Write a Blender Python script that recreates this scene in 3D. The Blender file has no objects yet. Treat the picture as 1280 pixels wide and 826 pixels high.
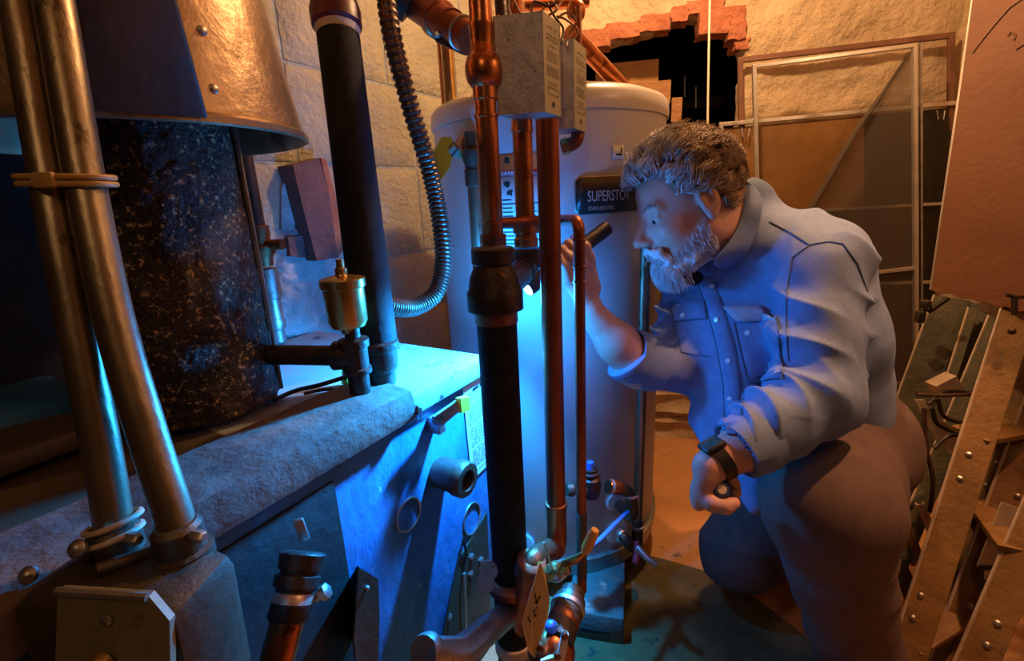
import bpy, bmesh, math, random
import numpy as np
from mathutils import Vector, Matrix, noise
from mathutils.bvhtree import BVHTree
random.seed(7); rng = np.random.default_rng(7)
S = bpy.context.scene; COL = S.collection
# ---------------------------------------------------------------- camera
FPX = 600.0; PITCH = math.radians(15.5); ROLL = math.radians(-2.7)
cam_d = bpy.data.cameras.new('camera'); cam = bpy.data.objects.new('camera', cam_d); COL.objects.link(cam)
cam_d.sensor_width = 36; cam_d.lens = FPX/1280*36; cam_d.clip_start = 0.02
cam.location = (0, 0, 1.05)
RM = Matrix.Rotation(math.pi/2-PITCH, 3, 'X') @ Matrix.Rotation(ROLL, 3, 'Z')
cam.rotation_euler = RM.to_euler(); S.camera = cam
CL = Vector((0, 0, 1.05))
# ---------------------------------------------------------------- light and exposure
S.view_settings.view_transform = 'Standard'; S.view_settings.look = 'None'
S.view_settings.gamma = 1; S.view_settings.use_curve_mapping = False
S.view_settings.exposure = 0.0
w = bpy.data.worlds.new('world'); S.world = w; w.use_nodes = True
w.node_tree.nodes['Background'].inputs[0].default_value = (0.35, 0.4, 0.5, 1)
w.node_tree.nodes['Background'].inputs[1].default_value = 0.015
def light(name, typ, loc, col, e, size=0.05, aim=None, spot=None, blend=.5):
    d = bpy.data.lights.new(name, typ); d.color = col; d.energy = e
    if typ == 'AREA': d.size = size
    else: d.shadow_soft_size = size
    if spot: d.spot_size = math.radians(spot); d.spot_blend = blend
    o = bpy.data.objects.new(name, d); COL.objects.link(o); o.location = loc
    if aim is not None: o.rotation_euler = (Vector(aim)-Vector(loc)).to_track_quat('-Z', 'Y').to_euler()
    return o
WARM = (1, .60, .29)
light('ceiling_bulb_light', 'POINT', (.52, 1.36, 2.0), WARM, 46, .035)
light('rear_bulb_light', 'POINT', (-.25, -.55, 1.95), (1, .62, .32), 5.5, .05)
light('side_fill_light', 'POINT', (1.22, .42, 1.85), (1, .56, .30), 7, .03)  # unseen fill added to brighten knee, ladders and board
light('knee_fill_spot', 'SPOT', (1.0, .72, 1.95), (1, .43, .20), 85, .025, aim=(.61, .76, .60), spot=38, blend=.5)  # unseen spot added to light the raised knee
FLASH = Vector((.012, .905, .868))
light('flashlight_beam', 'SPOT', FLASH, (.012, .32, 1), 105, .012, aim=(-.26, .79, .50), spot=130, blend=.6)
light('flashlight_bounce_fill', 'POINT', FLASH, (.015, .27, 1), 9, .02)  # added omni fill for beam light scattered back onto the shirt

# ---------------------------------------------------------------- pixel helpers
def ray(x, y): return RM @ Vector(((x-640)/FPX, -(y-413)/FPX, -1))
def U(x, y, d): return CL + ray(x, y)*d
def UZ(x, y, z): r = ray(x, y); return CL + r*((z-CL.z)/r.z)
def PLN(x, y, p, n):
    r = ray(x, y); n = Vector(n); return CL + r*((Vector(p)-CL).dot(n)/r.dot(n))
def DEP(p): return -(RM.transposed() @ (Vector(p)-CL)).z

# ---------------------------------------------------------------- materials
def mat(name, c1, c2=None, scale=8, rough=.6, metal=0, bump=0, bscale=None, c3=None, t3=.6, lo=.35, hi=.65, stretch=None, dist=.02, coat=0, s3=None, detail=6, spec=None, emit=None, estr=0):
    m = bpy.data.materials.new(name); m.use_nodes = True; nt = m.node_tree; N = nt.nodes; L = nt.links
    b = N['Principled BSDF']; b.inputs['Roughness'].default_value = rough; b.inputs['Metallic'].default_value = metal
    b.inputs['Base Color'].default_value = (*c1, 1)
    if coat: b.inputs['Coat Weight'].default_value = coat
    tc = N.new('ShaderNodeTexCoord'); mp = N.new('ShaderNodeMapping'); L.new(tc.outputs['Object'], mp.inputs[0])
    if stretch: mp.inputs['Scale'].default_value = stretch
    if c2:
        n = N.new('ShaderNodeTexNoise'); n.inputs['Scale'].default_value = scale; n.inputs['Detail'].default_value = detail; n.inputs['Roughness'].default_value = .65
        L.new(mp.outputs[0], n.inputs[0]); r = N.new('ShaderNodeValToRGB'); L.new(n.outputs[0], r.inputs[0])
        r.color_ramp.elements[0].position = lo; r.color_ramp.elements[1].position = hi
        r.color_ramp.elements[0].color = (*c1, 1); r.color_ramp.elements[1].color = (*c2, 1); out = r.outputs[0]
        if c3:
            n3 = N.new('ShaderNodeTexNoise'); n3.inputs['Scale'].default_value = s3 or scale*2.7; n3.inputs['Detail'].default_value = 8; n3.inputs['Roughness'].default_value = .7
            L.new(mp.outputs[0], n3.inputs[0]); r3 = N.new('ShaderNodeValToRGB'); L.new(n3.outputs[0], r3.inputs[0])
            r3.color_ramp.elements[0].position = t3; r3.color_ramp.elements[1].position = t3+.06
            r3.color_ramp.elements[0].color = (0, 0, 0, 1); r3.color_ramp.elements[1].color = (1, 1, 1, 1)
            mx = N.new('ShaderNodeMixRGB'); L.new(r3.outputs[0], mx.inputs[0]); L.new(out, mx.inputs[1]); mx.inputs[2].default_value = (*c3, 1); out = mx.outputs[0]
        L.new(out, b.inputs['Base Color'])
    if bump:
        nb = N.new('ShaderNodeTexNoise'); nb.inputs['Scale'].default_value = bscale or scale*4; nb.inputs['Detail'].default_value = 8; nb.inputs['Roughness'].default_value = .6
        L.new(mp.outputs[0], nb.inputs[0]); bp = N.new('ShaderNodeBump'); bp.inputs['Strength'].default_value = bump; bp.inputs['Distance'].default_value = dist
        L.new(nb.outputs[0], bp.inputs['Height']); L.new(bp.outputs[0], b.inputs['Normal'])
    if spec is not None: b.inputs['Specular IOR Level'].default_value = spec
    if emit: b.inputs['Emission Color'].default_value = (*emit, 1); b.inputs['Emission Strength'].default_value = estr
    return m
M = dict(
 port=mat('rusty_port', (.07, .035, .022), (.15, .075, .045), 20, .45, .3, .5, 60, (.30, .20, .14), .64, dist=.003),
 face_shade=mat('shade_dark_enamel', (.008, .007, .007), (.022, .021, .020), 5, .55, .1, .6, 30, (.13, .12, .11), .68, dist=.006, s3=20),
 copper=mat('copper', (.42, .13, .045), (.62, .22, .09), 14, .28, .9, .25, 60, (.16, .055, .025), .56, dist=.002),
 copper_dull=mat('dull_copper', (.17, .065, .03), (.34, .13, .06), 22, .42, .8, .4, 70, (.35, .2, .13), .62, dist=.003),
 copper_brown=mat('brown_copper', (.20, .05, .022), (.33, .10, .045), 10, .38, .75, .2, 60, (.12, .10, .07), .62, dist=.002),
 solder=mat('solder', (.55, .42, .33), (.75, .6, .5), 40, .35, .8),
 brass=mat('brass', (.45, .27, .08), (.6, .4, .15), 20, .3, .9, .2, 60, dist=.002),
 iron=mat('black_iron', (.018, .015, .014), (.07, .04, .03), 16, .42, .5, .6, 60, (.14, .06, .035), .62, dist=.004),
 insul=mat('black_insulation', (.008, .008, .009), (.018, .016, .016), 30, .75, 0, .5, 90, (.05, .04, .035), .70, dist=.003, s3=120, spec=.15),
 steel=mat('galvanised_steel', (.32, .30, .27), (.5, .47, .43), 30, .38, .85, .2, 80, (.15, .12, .09), .6, dist=.002),
 conduit=mat('weathered_conduit', (.22, .17, .11), (.36, .29, .19), 14, .36, .85, .35, 60, (.10, .075, .04), .58, stretch=(1, 1, .35), dist=.003),
 boxmetal=mat('spangled_metal', (.42, .39, .38), (.60, .56, .55), 40, .45, .35, .5, 90, (.16, .13, .12), .60, dist=.003),
 boxside=mat('painted_box_side', (.30, .28, .2), (.4, .37, .27), 10, .5, .3),
 ink=mat('black_ink', (.01, .01, .01), rough=.6),
 flue=mat('rusted_flue', (.018, .012, .007), (.06, .032, .013), 9, .55, .2, 1.0, 110, (.55, .34, .14), .56, dist=.008, s3=120, lo=.4, hi=.6),
 hood=mat('draft_hood_metal', (.25, .155, .08), (.42, .29, .17), 5, .36, .75, .35, 40, (.16, .09, .04), .58, dist=.005),
 hood_dark=mat('dark_metal', (.035, .022, .010), (.075, .048, .022), 7, .6, .1, .4, 40, dist=.004),
 boiler=mat('boiler_enamel', (.015, .10, .26), (.05, .19, .38), 9, .45, .1, .8, 34, (.42, .50, .58), .655, stretch=(1, 1, .6), dist=.006, s3=42),
 boilertop=mat('boiler_top', (.33, .36, .38), (.48, .50, .50), 5, .45, .2, .4, 20, (.08, .05, .04), .60, dist=.004, s3=14),
 rail=mat('dusty_rail', (.10, .065, .05), (.22, .15, .11), 9, .7, .1, .5, 35, (.05, .035, .03), .62, dist=.008),
 tank=mat('tank_jacket', (.50, .50, .53), (.58, .58, .60), 3, .38, .1, .12, 60, (.34, .30, .30), .74, dist=.002),
 tankcap=mat('tank_lid', (.58, .54, .50), (.66, .62, .58), 3, .35, .05),
 white=mat('label_white', (.62, .66, .66), (.7, .73, .72), 20, .5),
 red=mat('red_print', (.5, .03, .03), rough=.5),
 blackplate=mat('black_plate', (.02, .022, .025), rough=.35),
 plaster=mat('rough_plaster', (.42, .30, .17), (.60, .46, .29), 3.2, .9, 0, 1.0, 9, (.24, .15, .08), .63, dist=.035, s3=7),
 block=mat('stone_block', (.38, .36, .27), (.52, .49, .37), 5, .9, 0, 1.0, 60, (.18, .13, .09), .68, dist=.014, s3=50),
 mortar=mat('mortar', (.30, .33, .33), (.5, .55, .55), 12, .9, 0, 1, 30, dist=.02),
 brick=mat('old_brick', (.30, .09, .045), (.48, .18, .09), 10, .85, 0, 1, 40, (.55, .40, .30), .66, dist=.012),
 brick_dark=mat('dull_brick', (.10, .045, .04), (.19, .085, .075), 14, .85, 0, .9, 40, (.36, .28, .26), .66, dist=.012, s3=26),
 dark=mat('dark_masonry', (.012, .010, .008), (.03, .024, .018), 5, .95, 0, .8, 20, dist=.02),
 floor=mat('dirt_floor', (.50, .24, .09), (.62, .32, .13), 3.5, .92, 0, .6, 18, (.17, .10, .05), .60, dist=.02, s3=6),
 floor_shade=mat('shaded_floor', (.075, .055, .012), (.15, .11, .035), 6, .85, 0, .8, 24, (.035, .03, .02), .6, dist=.02),
 concrete=mat('concrete_block', (.07, .085, .075), (.13, .15, .13), 10, .9, 0, .6, 60, (.40, .28, .20), .60, dist=.006, s3=9),
 frame=mat('aluminium_frame', (.62, .56, .47), (.74, .69, .60), 12, .32, .75),
 frame_brown=mat('brown_wood_frame', (.13, .055, .03), (.2, .09, .05), 15, .6, 0, .4, 40, dist=.003),
 frame_wood=mat('pale_wood_frame', (.45, .34, .2), (.6, .47, .3), 10, .6),
 board=mat('hardboard', (.16, .052, .012), (.20, .070, .019), 8, .65, 0, .35, 60, (.22, .10, .04), .66, dist=.004),
 pane=mat('brown_panel', (.18, .085, .022), (.27, .13, .035), 6, .5, .1, .3, 14, dist=.006),
 pane_dark=mat('sooty_pane', (.015, .011, .006), (.035, .026, .013), 6, .45, .1, .3, 14, dist=.006),
 ladder=mat('old_ladder_paint', (.13, .068, .016), (.23, .125, .032), 12, .55, .1, .5, 60, (.07, .05, .03), .62, dist=.004),
 ladder_green=mat('dark_green_paint', (.04, .04, .02), (.09, .075, .035), 12, .5, .3, .5, 60, (.25, .16, .03), .7, dist=.004),
 ladder_edge=mat('worn_edge', (.42, .34, .25), (.58, .48, .36), 20, .45, .4),
 card=mat('cardboard', (.52, .27, .09), (.62, .35, .13), 10, .8, 0, .2, 60, dist=.003),
 wood=mat('rough_wood', (.34, .15, .055), (.5, .26, .1), 12, .8, 0, .7, 50, (.2, .08, .03), .6, stretch=(1, 4, 4), dist=.006),
 tagcard=mat('manila_tag', (.52, .33, .13), (.6, .4, .18), 10, .7),
 yellow=mat('yellow_plastic', (.75, .55, .03), (.8, .62, .05), 10, .4),
 lime=mat('lime_tag', (.55, .62, .04), (.5, .62, .10), 10, .6), teal=mat('teal_tag', (.08, .5, .45), rough=.5),
 grip=mat('orange_grip', (.72, .33, .03), (.78, .42, .06), 20, .45),
 bluecap=mat('blue_plastic', (.03, .16, .7), rough=.4), redcap=mat('red_plastic', (.35, .02, .03), (.2, .01, .02), 12, .3),
 maroon=mat('maroon_paint', (.11, .006, .014), (.06, .004, .010), 20, .42),
 hose=mat('blue_hose', (.05, .2, .6), rough=.4), cord=mat('pale_cord', (.75, .65, .5), rough=.7),
 wire=mat('brown_wire', (.25, .10, .05), (.4, .2, .1), 20, .5), wireb=mat('black_wire', (.015, .013, .012), rough=.5),
 flex=mat('flex_conduit', (.07, .04, .03), (.16, .10, .07), 30, .38, .7),
 tape=mat('cream_tape', (.42, .33, .22), (.5, .4, .28), 10, .6), strap=mat('yellowed_strap', (.42, .24, .06), (.5, .3, .1), 10, .5),
 cover=mat('olive_cover', (.20, .19, .12), (.28, .26, .17), 8, .5, .4, .3, 50, (.12, .10, .06), .62, dist=.003),
 castbox=mat('dark_cast_metal', (.05, .042, .03), (.11, .09, .06), 10, .45, .6, .5, 50, dist=.004),
 skin=mat('skin', (.50, .27, .20), (.60, .34, .27), 18, .5, 0, .35, 140, (.55, .22, .17), .62, dist=.002),
 shirt=mat('denim_shirt', (.13, .20, .36), (.17, .25, .42), 40, .85, 0, .35, 420, dist=.0015),
 shirt_seam=mat('shirt_seam', (.08, .12, .22), (.12, .17, .28), 160, .85, 0, .4, 300, dist=.0015),
 shirt_in=mat('worn_denim', (.40, .43, .50), (.30, .36, .46), 160, .85),
 trousers=mat('dark_trousers', (.095, .062, .050), (.125, .083, .068), 30, .9, 0, .4, 300, dist=.002),
 black=mat('black_cloth', (.008, .008, .01), rough=.85), blackp=mat('black_plastic', (.012, .013, .015), rough=.3),
 watchglass=mat('watch_glass', (.01, .05, .06), rough=.08, coat=1),
 button=mat('pearl_button', (.6, .62, .66), rough=.25), navy=mat('navy_plastic', (.01, .02, .12), rough=.25),
 cream=mat('cream_plastic', (.65, .55, .42), rough=.5),
 eye=mat('eye_white', (.30, .26, .24), rough=.2), boot=mat('boot_leather', (.03, .02, .015), rough=.6),
 lens=mat('flashlight_lens', (.9, .97, 1), rough=.2, emit=(.65, .88, 1), estr=14),
 screen=mat('insect_screen', (.10, .075, .05), rough=.6), bulb=mat('bulb_glass', (1, .9, .7), rough=.3, emit=(1, .7, .35), estr=8),
)
# insect screen: see-through mesh
nt = M['screen'].node_tree; tr = nt.nodes.new('ShaderNodeBsdfTransparent'); mxs = nt.nodes.new('ShaderNodeMixShader'); mxs.inputs[0].default_value = .62
nt.links.new(tr.outputs[0], mxs.inputs[1]); nt.links.new(nt.nodes['Principled BSDF'].outputs[0], mxs.inputs[2]); nt.links.new(mxs.outputs[0], nt.nodes['Material Output'].inputs[0])

# ---------------------------------------------------------------- mesh helpers
class MB:
    def __init__(s): s.v = []; s.f = []
    def add(s, vs, fs):
        b = len(s.v); s.v += [tuple(v) for v in vs]; s.f += [tuple(b+i for i in f) for f in fs]; return s
    def tube(s, pts, r, n=16, caps=True, closed=False):
        pts = [Vector(p) for p in pts]; m = len(pts); rs = r if isinstance(r, (list, tuple)) else [r]*m
        t0 = (pts[1]-pts[0]).normalized(); a = t0.orthogonal().normalized(); vs = []
        for i, p in enumerate(pts):
            if closed: t = pts[(i+1) % m]-pts[i-1]
            else: t = pts[min(i+1, m-1)]-pts[max(i-1, 0)]
            t = t.normalized() if t.length > 1e-9 else t0
            a = (a - t*a.dot(t)).normalized(); b = t.cross(a)
            for k in range(n):
                q = 2*math.pi*k/n; vs.append(p+(a*math.cos(q)+b*math.sin(q))*rs[i])
        fs = []
        for i in range(m if closed else m-1):
            for k in range(n):
                j = (i+1) % m; fs.append((i*n+k, i*n+(k+1) % n, j*n+(k+1) % n, j*n+k))
        if caps and not closed: fs += [tuple(range(n-1, -1, -1)), tuple((m-1)*n+k for k in range(n))]
        return s.add(vs, fs)
    def lathe(s, p0, p1, prof, n=32):   # prof: (distance along axis in metres, radius)
        p0, p1 = Vector(p0), Vector(p1); d = (p1-p0).normalized(); a = d.orthogonal().normalized(); b = d.cross(a); vs = []
        for t, r in prof:
            for k in range(n):
                q = 2*math.pi*k/n; vs.append(p0+d*t+(a*math.cos(q)+b*math.sin(q))*max(r, 1e-5))
        fs = [(i*n+k, i*n+(k+1) % n, (i+1)*n+(k+1) % n, (i+1)*n+k) for i in range(len(prof)-1) for k in range(n)]
        fs += [tuple(range(n-1, -1, -1)), tuple((len(prof)-1)*n+k for k in range(n))]
        return s.add(vs, fs)
    def box(s, c, sz, R=None, bev=.0):
        c = Vector(c); R = R or Matrix.Identity(3); hx, hy, hz = [q/2 for q in sz]
        if bev <= 0:
            vs = [c+R @ Vector((x*hx, y*hy, z*hz)) for x in (-1, 1) for y in (-1, 1) for z in (-1, 1)]
            return s.add(vs, [(0, 1, 3, 2), (4, 6, 7, 5), (0, 4, 5, 1), (2, 3, 7, 6), (0, 2, 6, 4), (1, 5, 7, 3)])
        bm = bmesh.new(); bmesh.ops.create_cube(bm, size=1)
        for v in bm.verts: v.co = Vector((v.co.x*sz[0], v.co.y*sz[1], v.co.z*sz[2]))
        bmesh.ops.bevel(bm, geom=bm.edges[:], offset=min(bev, min(sz)*.45), segments=2, affect='EDGES', profile=.5)
        bm.verts.index_update(); vs = [c+R @ v.co for v in bm.verts]; fs = [[v.index for v in f.verts] for f in bm.faces]; bm.free()
        return s.add(vs, fs)
    def prism(s, poly, d):  # poly: coplanar points, extruded by vector d
        poly = [Vector(p) for p in poly]; n = len(poly); d = Vector(d)
        return s.add(poly+[p+d for p in poly], [tuple(range(n-1, -1, -1)), tuple(range(n, 2*n))]+[(i, (i+1) % n, n+(i+1) % n, n+i) for i in range(n)])
    def ball(s, c, r, n=16, sq=(1, 1, 1)):
        c = Vector(c); vs = []; m = n//2
        for i in range(1, m):
            th = math.pi*i/m
            for k in range(n): ph = 2*math.pi*k/n; vs.append(c+Vector((math.sin(th)*math.cos(ph)*r*sq[0], math.sin(th)*math.sin(ph)*r*sq[1], math.cos(th)*r*sq[2])))
        t = len(vs); vs += [c+Vector((0, 0, r*sq[2])), c-Vector((0, 0, r*sq[2]))]
        fs = [(i*n+k, (i+1)*n+k, (i+1)*n+(k+1) % n, i*n+(k+1) % n) for i in range(m-2) for k in range(n)]
        fs += [(t, k, (k+1) % n) for k in range(n)]+[(t+1, (m-2)*n+(k+1) % n, (m-2)*n+k) for k in range(n)]
        return s.add(vs, fs)
    def obj(s, name, m, parent=None, smooth=True, ang=40, label=None):
        me = bpy.data.meshes.new(name); me.from_pydata(s.v, [], s.f); me.validate()
        bm = bmesh.new(); bm.from_mesh(me); bmesh.ops.recalc_face_normals(bm, faces=bm.faces[:]); bm.to_mesh(me); bm.free()
        o = bpy.data.objects.new(name, me); COL.objects.link(o); me.materials.append(M[m] if isinstance(m, str) else m)
        if smooth:
            for p in me.polygons: p.use_smooth = True
            me.set_sharp_from_angle(angle=math.radians(ang))
        if parent is not None:
            o.parent = parent
            if parent.type == 'EMPTY': o.matrix_parent_inverse = Matrix.Translation(-parent.location)
        if label: o['label'] = label
        return o
def thing(name, label, cat, loc, group=None):
    o = bpy.data.objects.new(name, None); COL.objects.link(o); o.location = loc; o.empty_display_size = .03
    o['label'] = label; o['category'] = cat
    if group: o['group'] = group
    return o
def tag(o, label, cat, group=None, kind=None):
    if label: o['label'] = label; o['category'] = cat
    if group: o['group'] = group
    if kind: o['kind'] = kind
    return o
def struct(o): o['kind'] = 'structure'; return o
def arc(pts, rad, n=6):   # round the corners of a polyline
    pts = [Vector(p) for p in pts]; out = [pts[0]]
    for i in range(1, len(pts)-1):
        a, b, c = pts[i-1], pts[i], pts[i+1]; u = (a-b).normalized(); v = (c-b).normalized(); r = min(rad, (a-b).length*.49, (c-b).length*.49)
        p, q = b+u*r, b+v*r
        for k in range(n+1): t = k/n; out.append(p*(1-t)**2+b*2*t*(1-t)+q*t*t)
    out.append(pts[-1]); return out
def bez(pts, n=40):      # Catmull-Rom through points
    P = [Vector(p) for p in pts]; P = [P[0]*2-P[1]]+P+[P[-1]*2-P[-2]]; out = []; m = len(P)-3
    for i in range(m):
        for k in range(n//m+1):
            t = k/(n//m+1); a, b, c, d = P[i:i+4]
            out.append(.5*((2*b)+(c-a)*t+(2*a-5*b+4*c-d)*t*t+(3*b-a-3*c+d)*t**3))
    out.append(P[-2]); return out
def frame3(x, z):         # rotation with given x axis and rough z axis
    x = Vector(x).normalized(); y = Vector(z).cross(x).normalized(); z = x.cross(y); return Matrix((x, y, z)).transposed()
def text_mesh(txt, size=1):
    cu = bpy.data.curves.new('t', 'FONT'); cu.body = txt; cu.size = size; cu.resolution_u = 3
    o = bpy.data.objects.new('t', cu); COL.objects.link(o); dg = bpy.context.evaluated_depsgraph_get(); me = o.evaluated_get(dg).to_mesh()
    vs = [v.co.copy() for v in me.vertices]; fs = [list(p.vertices) for p in me.polygons]; o.evaluated_get(dg).to_mesh_clear()
    bpy.data.objects.remove(o); bpy.data.curves.remove(cu); return vs, fs
# ================================================================= STRUCTURE
Z3 = Vector((0, 0, 1))
bd = Vector((math.sin(math.radians(-79)), math.cos(math.radians(-79)), 0))       # along the back wall, to the left
bp0 = Vector((.6, 1.95, 0)); bn = Vector((-bd.y, bd.x, 0))
if bn.y > 0: bn = -bn                                                     # towards the camera
def BW(x, y, off=0): return PLN(x, y, bp0+bn*off, bn)
def bwc(p): q = Vector(p)-bp0; return (q.dot(bd), p[2])
def B2(s, z, off=0): return bp0+bd*s+bn*off+Z3*z
hd = math.radians(31); dd = Vector((math.sin(hd), math.cos(hd), 0)); dn = Vector((math.cos(hd), -math.sin(hd), 0))  # boiler long axis, boiler face normal
lw0 = Vector((-.42, 1.5, 0))
def LW(x, y, off=0): return PLN(x, y, lw0+dn*off, dn)
def L2(s, z, off=0): return lw0+dd*s+dn*off+Z3*z
# floor
m = MB(); G = 60
def floor_h(x, y): return 0.0
vs = [(-3+5.2*i/G, -1.2+4.4*j/G, 0.006*noise.noise(Vector((i*.7, j*.7, 0)))) for i in range(G+1) for j in range(G+1)]
vs = [(x, y, min(z, 0)) for x, y, z in vs]
m.add(vs, [(i*(G+1)+j, (i+1)*(G+1)+j, (i+1)*(G+1)+j+1, i*(G+1)+j+1) for i in range(G) for j in range(G)])
struct(m.obj('floor', 'floor'))
# back wall: plaster with a ragged opening to a dark alcove
op = [BW(x, y) for x, y in [(700, 60), (741, 57), (762, 52), (800, 44), (838, 33), (848, 25), (875, 20), (900, 38), (915, 42), (924, 58), (931, 74), (926, 110), (924, 160), (922, 230), (918, 320), (905, 400), (890, 478), (860, 484), (826, 488), (800, 492), (740, 492), (700, 480)]]
ops = [bwc(p) for p in op]
m = MB()
SL, SR, ZT = .9, -1.15, 2.25
n_ = len(ops); outer = []
cx_ = sum(p[0] for p in ops)/n_; cz_ = sum(p[1] for p in ops)/n_
for s, z in ops:   # radial projection to the outer rectangle
    dx, dz = s-cx_, z-cz_; ks = []
    if dx > 1e-6: ks.append((SL-cx_)/dx)
    if dx < -1e-6: ks.append((SR-cx_)/dx)
    if dz > 1e-6: ks.append((ZT-cz_)/dz)
    if dz < -1e-6: ks.append((0-cz_)/dz)
    k = min(ks); outer.append((cx_+dx*k, cz_+dz*k))
corners = [(SL, ZT), (SR, ZT), (SR, 0), (SL, 0)]
ring = list(outer)
for c in corners: ring.append(c)
ang_ = lambda p: math.atan2(p[1]-cz_, p[0]-cx_)
inner_s = sorted(ops, key=ang_); ring_s = sorted(ring, key=ang_)
STEPS = 26
def at_ang(ringpts, a):
    # intersection of ray at angle a with the polygon
    dx, dz = math.cos(a), math.sin(a); best = None
    for i in range(len(ringpts)):
        (x0, z0), (x1, z1) = ringpts[i], ringpts[(i+1) % len(ringpts)]
        ex, ez = x1-x0, z1-z0; den = dx*ez-dz*ex
        if abs(den) < 1e-9: continue
        t = ((x0-cx_)*ez-(z0-cz_)*ex)/den; u = ((x0-cx_)*dz-(z0-cz_)*dx)/den
        if t > 0 and -1e-6 <= u <= 1+1e-6 and (best is None or t > best): best = t
    return (cx_+dx*best, cz_+dz*best)
angs = sorted(set([ang_(c) for c in corners]+[ang_(p) for p in ops]+[-math.pi+2*math.pi*k/220 for k in range(220)]))
vs = []
for a in angs:
    i_ = at_ang(ops, a); o_ = at_ang(corners, a)
    for k in range(STEPS+1):
        t = (k/STEPS)**1.3; s = i_[0]+(o_[0]-i_[0])*t; z = i_[1]+(o_[1]-i_[1])*t
        p = Vector((s*3.2, z*5, 1.7)); h = .022*noise.noise(p)+.012*noise.noise(p*3.1)+.007*noise.noise(p*8)
        if k == 0: h -= .01
        jag = .008*noise.noise(Vector((s*30, z*30, 4)))*(k == 0)
        vs.append(B2(s+jag, max(z, 0)+jag*(k == 0 and z > .1), h))
K = STEPS+1; nA = len(angs)
fs = [(i*K+k, ((i+1) % nA)*K+k, ((i+1) % nA)*K+k+1, i*K+k+1) for i in range(nA) for k in range(STEPS)]
back_i = len(vs); vs += [Vector(vs[i*K])-bn*.07 for i in range(nA)]
fs += [(i*K, ((i+1) % nA)*K, back_i+(i+1) % nA, back_i+i) for i in range(nA)]
m.add(vs, fs); struct(m.obj('wall_back', 'plaster', ang=60))
# dark alcove behind the opening
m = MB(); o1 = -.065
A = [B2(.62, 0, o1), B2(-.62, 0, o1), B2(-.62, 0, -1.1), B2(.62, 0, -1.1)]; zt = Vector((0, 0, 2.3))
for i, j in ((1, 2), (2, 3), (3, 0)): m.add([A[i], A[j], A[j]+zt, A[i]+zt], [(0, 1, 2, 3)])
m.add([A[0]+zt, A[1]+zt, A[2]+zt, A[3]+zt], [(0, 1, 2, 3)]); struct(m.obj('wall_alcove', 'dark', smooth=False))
# left wall of big rough blocks
m = MB(); seam = sorted([LW(500, 209).z, LW(510, 318).z]); print('seams', seam)
SCUT = (LW(215, 350)-lw0).dot(dd); m.add([L2(SCUT, 0, -.012), L2(.75, 0, -.012), L2(.75, 2.3, -.012), L2(SCUT, 2.3, -.012)], [(0, 1, 2, 3)])
struct(m.obj('wall_left', 'mortar', smooth=False))
m = MB(); m.add([L2(-2.4, 0, .05), L2(SCUT, 0, .05), L2(SCUT, 0, -.02), L2(-2.4, 2.3, .05), L2(SCUT, 2.3, .05), L2(SCUT, 2.3, -.02)], [(0, 1, 4, 3), (1, 2, 5, 4)]); struct(m.obj('wall_left_shaded', 'dark', smooth=False))  # near-black wall section: the hood's shadow put into its colour
m = MB(); s1, s2 = seam
hts = [0, s1-.2*3, s1-.2*2, s1-.2, s1, s2, s2+.24, s2+.48, 2.25]; hts = [h for h in hts if h >= 0]
sv = bwc  # unused alias
for r in range(len(hts)-1):
    z0, z1 = hts[r]+.005, hts[r+1]-.005
    if z1-z0 < .03: continue
    s = SCUT-.1*(r % 2)
    while s < .72:
        e = min(s+.36+.05*((r*7) % 3), .74); nx, nz = 12, 8; vs = []
        for i in range(nx+1):
            for j in range(nz+1):
                a = s+.005+(e-s-.01)*i/nx; b = z0+(z1-z0)*j/nz
                edge = min(i, nx-i, j, nz-j); h = (.0 if edge == 0 else .012+.006*noise.noise(Vector((a*9, b*9, r))))
                vs.append(L2(a, b, h-.010))
        m.add(vs, [(i*(nz+1)+j, (i+1)*(nz+1)+j, (i+1)*(nz+1)+j+1, i*(nz+1)+j+1) for i in range(nx) for j in range(nz)]); s = e+.0
o = m.obj('wall_left', 'block', ang=60); struct(o)
# right wall, rear wall, ceiling
m = MB(); m.add([(1.52, -1.2, 0), (1.52, 2.3, 0), (1.52, 2.3, 2.3), (1.52, -1.2, 2.3)], [(0, 1, 2, 3)]); struct(m.obj('wall_right', 'plaster', smooth=False))
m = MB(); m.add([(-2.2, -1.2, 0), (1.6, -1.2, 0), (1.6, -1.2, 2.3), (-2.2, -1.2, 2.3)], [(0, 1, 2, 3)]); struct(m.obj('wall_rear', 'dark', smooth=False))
m = MB(); m.add([(-3, -1.25, 2.25), (2, -1.25, 2.25), (2, 3.2, 2.25), (-3, 3.2, 2.25)], [(0, 1, 2, 3)]); struct(m.obj('ceiling', 'wood', smooth=False))
# dark patch on the front floor: the shadow there put into its colour
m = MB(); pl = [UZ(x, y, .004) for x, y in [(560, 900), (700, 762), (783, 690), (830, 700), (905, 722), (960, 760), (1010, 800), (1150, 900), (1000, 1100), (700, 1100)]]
m.prism([Vector((p.x, p.y, .0005)) for p in pl], (0, 0, .008)); struct(m.obj('floor_shade_patch', 'floor_shade', smooth=False))
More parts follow.
